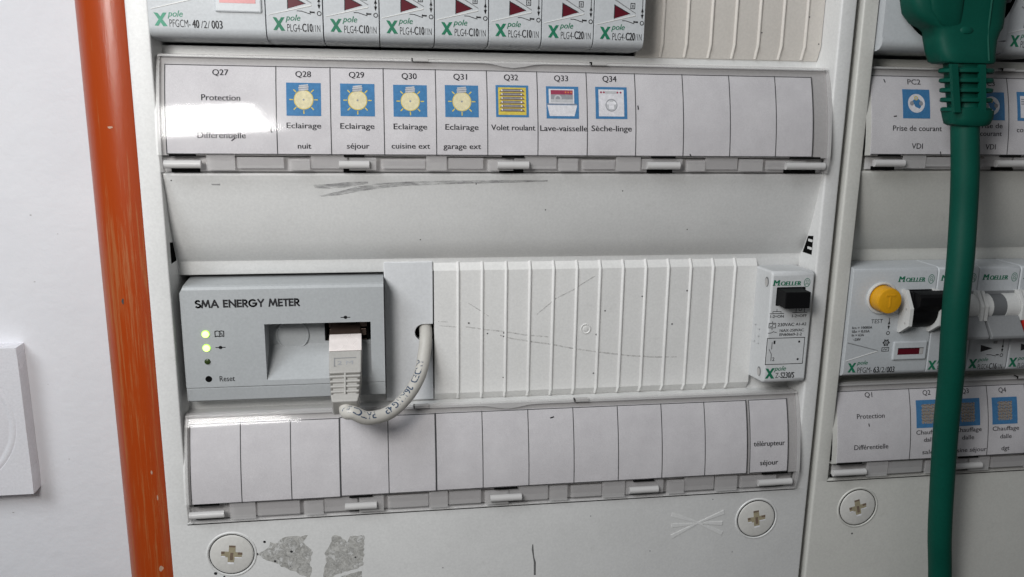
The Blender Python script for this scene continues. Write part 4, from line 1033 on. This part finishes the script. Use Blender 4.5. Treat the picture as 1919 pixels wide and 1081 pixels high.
k = MB(); k.flat([(159 + 22.3, -34.6), (159 + 33.2, -34.6), (159 + 33.2, -37.2), (159 + 22.3, -37.2)], const(YF - 0.86), M['red']); k.flat([(159 + 31.6, -34.7), (159 + 33.1, -34.7), (159 + 33.1, -37.1), (159 + 31.6, -37.1)], const(YF - 0.9), M['tray'])
k.stroke([(159 + 22.3, -34.6), (159 + 33.2, -34.6)], 0.3, const(YF - 0.9), M['ink']); k.build('indicator_window', root)
f = const(YF - 0.06)
g = MB(); moeller(g, 178.54, 189.88, -7.9, 2.2, f, M['green']); emblem(g, 192.4, -6.95, 1.2, 1.75, f, M['green']); g.build('maker_name', root)
xpole(root, 159, (2.21, 5.74, -44.1, 3.86), (5.95, 10.56, -41.0, 1.6), f, M['green'])
k = MB()
for s, x0, x1, b, cap, bo in (('TEST', 9.99, 14.90, -24.26, 1.61, 0.0), ('Icn = 10000A', 2.34, 10.74, -26.35, 1.0, 0.02), ('IΔn = 0,03A', 2.42, 9.81, -27.85, 1.0, 0.02), ('In = 63A', 2.45, 7.59, -29.34, 1.0, 0.02), ('~230V', 3.13, 6.35, -31.13, 1.0, 0.02),
    ('PFGM-', 6.43, 12.67, -44.4, 2.2, -0.004), ('63', 13.25, 15.70, -44.5, 2.35, 0.02), ('/2/', 15.83, 18.93, -44.5, 2.15, -0.004), ('003', 19.02, 22.37, -44.6, 2.35, 0.016)):
    k.text(s, 159 + x0, 159 + x1, b, cap, f, M['ink'], bo)
k.build('type_marking', root)
k = MB(); tiltarrows(k, 159 + 17.7, -22.2, -27.0, -28.4, f, M['ink'], 0.65)
k.ring(159 + 17.4, -32.3, 1.0, 0.4, f, M['ink'], 16); k.ring(159 + 17.4, -32.3, 0.45, 0.25, f, M['ink'], 10)
for a in range(0, 360, 60): k.dot(159 + 17.4 + 1.3 * math.cos(math.radians(a)), -32.3 + 1.3 * math.sin(math.radians(a)), 0.28, f, M['ink'], 8)
k.stroke([(159 + 15.9, -34.3), (159 + 18.8, -34.3), (159 + 18.8, -35.8), (159 + 15.9, -35.8)], 0.24, f, M['ink'], True); k.stroke([(159 + 16.4, -35.3), (159 + 17, -34.8), (159 + 17.6, -35.3), (159 + 18.2, -34.8)], 0.22, f, M['ink'])
k.build('circuit_symbol', root)

def toggle_breaker(label, x0, tab):
    root = thing('circuit_breaker', label, 'breaker', (x0 + 9, 2, -46.5), 'grey miniature circuit breakers in the boards')
    c = MB(); c.prism_x(lower_profile(-2.3, -45.8), x0 + 0.12, x0 + 17.88, M['module'])
    c.build('housing', root, bevel=0.5, smooth=35)
    k = MB()
    k.box(x0 + 1.6, x0 + 16.4, YF - 0.06, YF + 0.2, -26, -12.2, M['greytab'])
    k.cyl((x0 + 1.8, YF + 0.6, -18.6), (x0 + 4.6, YF + 0.6, -18.6), 5.4, 5.4, M['guard'], 32); k.cyl((x0 + 10.6, YF + 0.6, -18.6), (x0 + 16.2, YF + 0.6, -18.6), 5.4, 5.4, M['guard'], 32)
    k.cyl((x0 + 4.6, YF + 0.6, -18.6), (x0 + 10.6, YF + 0.6, -18.6), 5.2, 5.2, M['midgrey'], 32)
    k.build('toggle_barrel', root, smooth=40)
    k = MB(); pr = [(YF - 1.5, -20.6), (YF - 4.6, -21.6), (YF - 9.4, -28.2), (YF - 9.2, -29.4), (YF - 7.6, -30.0), (YF - 1.0, -25.0)]
    k.prism_x(pr, x0 + (1.7 if tab == M['greytab'] else -0.6), x0 + (18.6 if x0 < 213 else 16.2), tab); k.build('toggle', root, bevel=0.35)
    for xg in (x0 + 0.95, x0 + 17.05):
        k = MB(); guard_plate(k, xg, 1.3, YF, -19.0, 5.6, 7.2, M['guard'])
        for z in (-17.4, -22.6): k.cyl((xg - 0.7, YF - 3.6, z), (xg - 0.64, YF - 3.6, z), 0.5, 0.5, M['tray'], 10)
        k.build('toggle_guard', root, bevel=0.25)
    f = const(YF - 0.06); g = MB(); moeller(g, x0 + 1.67, x0 + 12.65, -7.7, 2.25, f, M['green']); emblem(g, x0 + 15.4, -6.8, 1.2, 1.7, f, M['green']); g.build('maker_name', root)
    xpole(root, x0, (0.7, 4.5, -44.2, 3.85), (4.6, 9.25, -41.4, 1.6), f, M['green'])
    k = MB(); k.text('PLGC4-', x0 + 5.01, x0 + 9.87, -44.7, 2.05, f, M['ink'], 0.0); k.text('C16', x0 + 10.02, x0 + 13.47, -44.8, 2.4, f, M['ink'], 0.02); k.text('/1N', x0 + 13.6, x0 + 15.9, -44.8, 2.0, f, M['ink'], 0.0); k.build('type_marking', root)
    k = MB(); k.flat([(x0 + 5.0, -34.5), (x0 + 5.3, -37.5), (x0 + 10.5, -36.1)], const(YF - 0.05), M['ink']); k.build('indicator_window', root)
    k = MB(); tiltarrows(k, x0 + 14.9, -32.5, -38.0, -39.1, f, M['ink'], 0.62); k.stroke([(x0 + 8.2, -38.7), (x0 + 10, -38.8), (x0 + 12.3, -39.4)], 0.24, f, M['ink']); k.stroke([(x0 + 12.4, -38.9), (x0 + 13.5, -38.9)], 0.5, f, M['ink'])
    k.box(x0 + 10.6, x0 + 12.2, YF - 0.08, YF, -34.2, -33.0, M['greytab']); k.build('circuit_symbol', root)
toggle_breaker('grey breaker with a grey toggle, half hidden behind the hanging green cable', 195.0, M['greytab'])
toggle_breaker('grey breaker C16 with a grey toggle above the Q4 label, right of the green cable', 213.0, M['greytab'])
toggle_breaker('breaker with a red toggle cut off by the right edge', 231.0, M['redtab'])

# ------------------------------------------------------------------ upper row of the right board: socket with the green plug, breaker
ys = -16.0
root = thing('socket_module', 'grey rail socket with a round well holding the green plug', 'socket', (184, 2, 77))
c = MB(); cx, cz, rw = 187.0, 104.0, 24.3
out = [(159.6, 78.0), (208.4, 78.0), (208.4, 132), (159.6, 132)]
prof = row_profile(82.0, 77.4, True, ys)
c.prism_x(prof, 159.6, 208.4, M['module'])
# face with a round well
n = 64
circ = [(cx + rw * math.cos(2 * math.pi * i / n), cz + rw * math.sin(2 * math.pi * i / n)) for i in range(n)]
def border(t):
    c_, s_ = math.cos(t), math.sin(t)
    k = min(((208.4 - cx) / c_ if c_ > 1e-6 else 1e9), ((159.6 - cx) / c_ if c_ < -1e-6 else 1e9), ((131.0 - cz) / s_ if s_ > 1e-6 else 1e9), ((82.0 - cz) / s_ if s_ < -1e-6 else 1e9))
    return (cx + c_ * max(k, rw + 0.05), cz + s_ * max(k, rw + 0.05))
brd = [border(2 * math.pi * i / n) for i in range(n)]
vs = [(x, ys, z) for x, z in circ] + [(x, ys, z) for x, z in brd] + [(x, ys + 15, z) for x, z in circ]
fs = []
for i in range(n):
    j = (i + 1) % n; fs += [(i, j, n + j, n + i), (i, 2 * n + i, 2 * n + j, j)]
c.add(vs, fs, M['module'])
c.box(159.6, 160.4, ys + 0.5, 30, 82.0, 131, M['module'])
c.build('housing', root, smooth=35)
k = MB(); k.dot(cx, cz, rw - 0.05, const(ys + 12), M['black'], 48)
k.lathe_y(cx, cz, [(rw - 0.1, ys + 0.05), (rw - 0.1, ys + 12)], M['black'], 64); k.build('well', root, smooth=40)
small_breaker('grey breaker at the top right corner, beside the green plug', 209.6, 1.2, 'C16', 'PLG4-', False, True)
bpy.data.objects[-1] if False else None

root = thing('green_plug', 'dark green rubber mains plug with ribbed strain relief and hanging green cable', 'plug', (186, -22, 92))
k = MB()
# round base pressed into the well
k.lathe_y(cx - 0.4, cz + 1.0, [(21.6, ys + 11), (21.6, ys + 8), (20.8, ys + 6.6), (18.5, ys + 6.2), (0, ys + 6.0)], M['plug_green'], 64)
k.build('plug_base', root, smooth=45)
def loft(m, rings, mat, seg=32, p=3.0):
    """rings = (x, y, z, half width, half depth): rounded-square sections stacked downwards"""
    vs = []
    for (x, y, z, hw, hd) in rings:
        for i in range(seg):
            t = 2 * math.pi * i / seg; c_, s_ = math.cos(t), math.sin(t)
            kk = (abs(c_) ** p + abs(s_) ** p) ** (-1 / p)
            vs.append((x + hw * kk * c_, y + hd * kk * s_, z))
    fs = []
    for r in range(len(rings) - 1):
        for i in range(seg):
            j = (i + 1) % seg; fs.append((r * seg + i, r * seg + j, (r + 1) * seg + j, (r + 1) * seg + i))
    fs += [tuple(range(seg)), tuple(range((len(rings) - 1) * seg, len(rings) * seg))]
    m.add(vs, fs, mat)
k = MB()
loft(k, [(184.0, -20.5, 124, 15.5, 6.6), (182.6, -20.6, 112, 18.2, 6.8), (181.9, -20.8, 100, 18.4, 6.8), (181.9, -20.8, 94, 18.2, 6.8), (182.4, -20.9, 90.4, 17.7, 6.8), (183.9, -21.0, 87.3, 16.1, 6.8), (185.6, -21.2, 85.6, 14.0, 6.8), (185.9, -21.4, 84.4, 12.6, 6.8), (185.6, -21.8, 81.5, 11.8, 6.8), (185.7, -22.6, 77.5, 11.0, 6.9), (186.0, -23.6, 74.2, 10.3, 7.0), (186.2, -24.0, 73.4, 9.5, 6.4)], M['plug_green'], 48, 4.2)
# raised part of the grip on the left, ending in a little lip
loft(k, [(174.0, -26.8, 120, 6.6, 1.0), (174.2, -27.3, 100, 7.0, 1.5), (175.2, -27.3, 91, 6.0, 1.4), (177.2, -27.1, 86.6, 4.2, 1.1), (178.6, -26.9, 84.6, 2.2, 0.5)], M['plug_green'], 20, 2.6)
loft(k, [(183.2, -27.2, 85.6, 2.4, 0.9), (183.2, -27.6, 84.4, 2.8, 1.3), (183.2, -27.5, 83.3, 2.4, 1.1), (183.2, -27.0, 82.9, 1.6, 0.3)], M['plug_green'], 16, 2.4)
# moulding seam
k.add([(191.2, -27.4, 118), (191.9, -27.4, 118), (191.9, -27.9, 84), (191.2, -27.9, 84), (191.9, -30.4, 74.2), (191.2, -30.4, 74.2), (191.5, -27.95, 118), (191.5, -28.35, 84), (191.5, -30.9, 74.2)],
      [(0, 6, 7, 3), (6, 1, 2, 7), (3, 7, 8, 5), (7, 2, 4, 8)], M['plug_green'])
k.build('plug_body', root, smooth=50)
k = MB()
loft(k, [(186.8, -24.0, 74.0, 6.6, 5.2), (188.0, -25.0, 64, 6.2, 5.0), (189.4, -26, 55.0, 5.8, 4.8)], M['plug_green'], 28, 3)
for i in range(5):
    z = 70.9 - 3.35 * i; x = 187.4 + 0.32 * i; hw = 9.5 - 0.22 * i; y = -25.0 - 0.2 * i
    loft(k, [(x, y, z + 0.85, hw - 0.6, 6.0), (x, y, z + 0.5, hw, 6.5), (x, y, z - 0.5, hw, 6.5), (x, y, z - 0.85, hw - 0.6, 6.0)], M['plug_green'], 28, 2.3)
for s_, w_ in ((-1, 1.2), (1, 1.1)):
    xa_, xb_ = 183.0 + s_ * 5.45, 185.4 + s_ * 5.0
    k.add([(xa_ - w_, -31.9, 72.9), (xa_ + w_, -31.9, 72.9), (xb_ + w_, -32.8, 56.6), (xb_ - w_, -32.8, 56.6),
           (xa_ - w_, -30.4, 72.9), (xa_ + w_, -30.4, 72.9), (xb_ + w_, -31.4, 56.6), (xb_ - w_, -31.4, 56.6)],
          [(0, 1, 2, 3), (0, 4, 5, 1), (2, 6, 7, 3), (0, 3, 7, 4), (1, 5, 6, 2)], M['plug_green'])
loft(k, [(188.9, -26.2, 57.4, 8.3, 6.6), (189.2, -26.5, 54.6, 7.9, 6.3), (189.0, -26.7, 52.6, 7.1, 5.9), (188.8, -26.9, 51.9, 5.6, 5.2)], M['plug_green'], 32, 3)
k.build('strain_relief', root, smooth=45)
pp = catmull([Vector(p) for p in ((188.0, -26.4, 60), (188.4, -27, 51), (189.8, -28.2, 36), (190.8, -29, 20.7), (190.6, -31, 4), (190.4, -32, -10.4), (191.6, -31.7, -25), (193.3, -31, -40), (196.6, -28, -62.6), (200.2, -25.6, -87), (203.6, -24, -110.9), (208.1, -22, -131.9), (213, -21, -165))], 8)
k = MB(); k.tube(pp, lambda t: 4.75 - 0.35 * t, M['plug_green'], 28); k.build('cable', root, smooth=60)

# ------------------------------------------------------------------ orange pipe and the wall socket plate
k = MB(); n = 40
k.tube([(-121.8 + 0.9 * (i / n), 62, 330 - 700 * i / n) for i in range(n + 1)], 13.9, M['pipe'], 48)
for zz, aa, rz, rx in ((-100, 10, 1.2, 0.4), (-112, 16, 1.4, 0.4), (-146, 12, 1.7, 1.0), (-24, -12, 1.4, 0.5), (46, -6, 0.6, 1.2)):
    xc = -121.5; vs = []
    for j in range(10):
        t = 2 * math.pi * j / 10; a = math.radians(aa) + rx * math.cos(t) * random.uniform(0.6, 1.1) / 13.9; z = zz + rz * math.sin(t) * random.uniform(0.6, 1.1)
        vs.append((xc + 13.98 * math.sin(a), 62 - 13.98 * math.cos(a), z))
    k.add(vs, [tuple(range(10))], M['paint_chip'] if zz != -24 else M['line'])
o = k.build('orange_pipe', None, smooth=60, loc=(-121.5, 62, 0)); tag(o, 'scratched orange painted pipe running up the white wall beside the board', 'pipe')
root = thing('wall_plate', 'white square wall outlet plate cut off by the left edge', 'wall plate', (-227, 110, -131))
k = MB(); XR, XL, ZT, ZL = -189.7, -264.0, -58.0, -132.2
c2x, c2z, rr = -227, -95, 33.5
out = [(XL, ZL), (XR, ZL), (XR, ZT), (XL, ZT)]
n = 64
circ = [(c2x + rr * math.cos(2 * math.pi * i / n), c2z + rr * math.sin(2 * math.pi * i / n)) for i in range(n)]
def bord(t):
    c_, s_ = math.cos(t), math.sin(t); kk = min(37.3 / max(1e-6, abs(c_)), 37.1 / max(1e-6, abs(s_))); return (c2x + c_ * kk, c2z + s_ * kk)
bd = [bord(2 * math.pi * (i) / n) for i in range(n)]
vs = [(x, 101.0, z) for x, z in circ] + [(x, 101.0, z) for x, z in bd] + [(x - (0 if True else 0), 110.2, z) for x, z in [(c2x + (a - c2x) * 1.002, c2z + (b - c2z) * 1.002) for a, b in bd]]
fs = []
for i in range(n):
    j = (i + 1) % n; fs += [(i, j, n + j, n + i), (n + i, n + j, 2 * n + j, 2 * n + i)]
k.add(vs, fs, M['plate']); k.build('frame', root)
k = MB(); k.lathe_y(c2x, c2z, [(33.5, 101.0), (33.3, 101.15), (33.0, 101.15), (32.7, 101.0), (31.6, 100.9), (30.6, 101.05), (30.3, 101.2), (29.6, 101.2), (29.2, 101.1), (22.5, 101.2), (22.2, 104), (0, 104.5)], M['plate'], 64); k.build('socket_insert', root, smooth=35)
k = MB(); k.dot(c2x, c2z, 20, const(104.2), M['tray'], 32); k.build('socket_face', root)

for o in bpy.data.objects:
    if 'base' in o.keys(): del o['base']
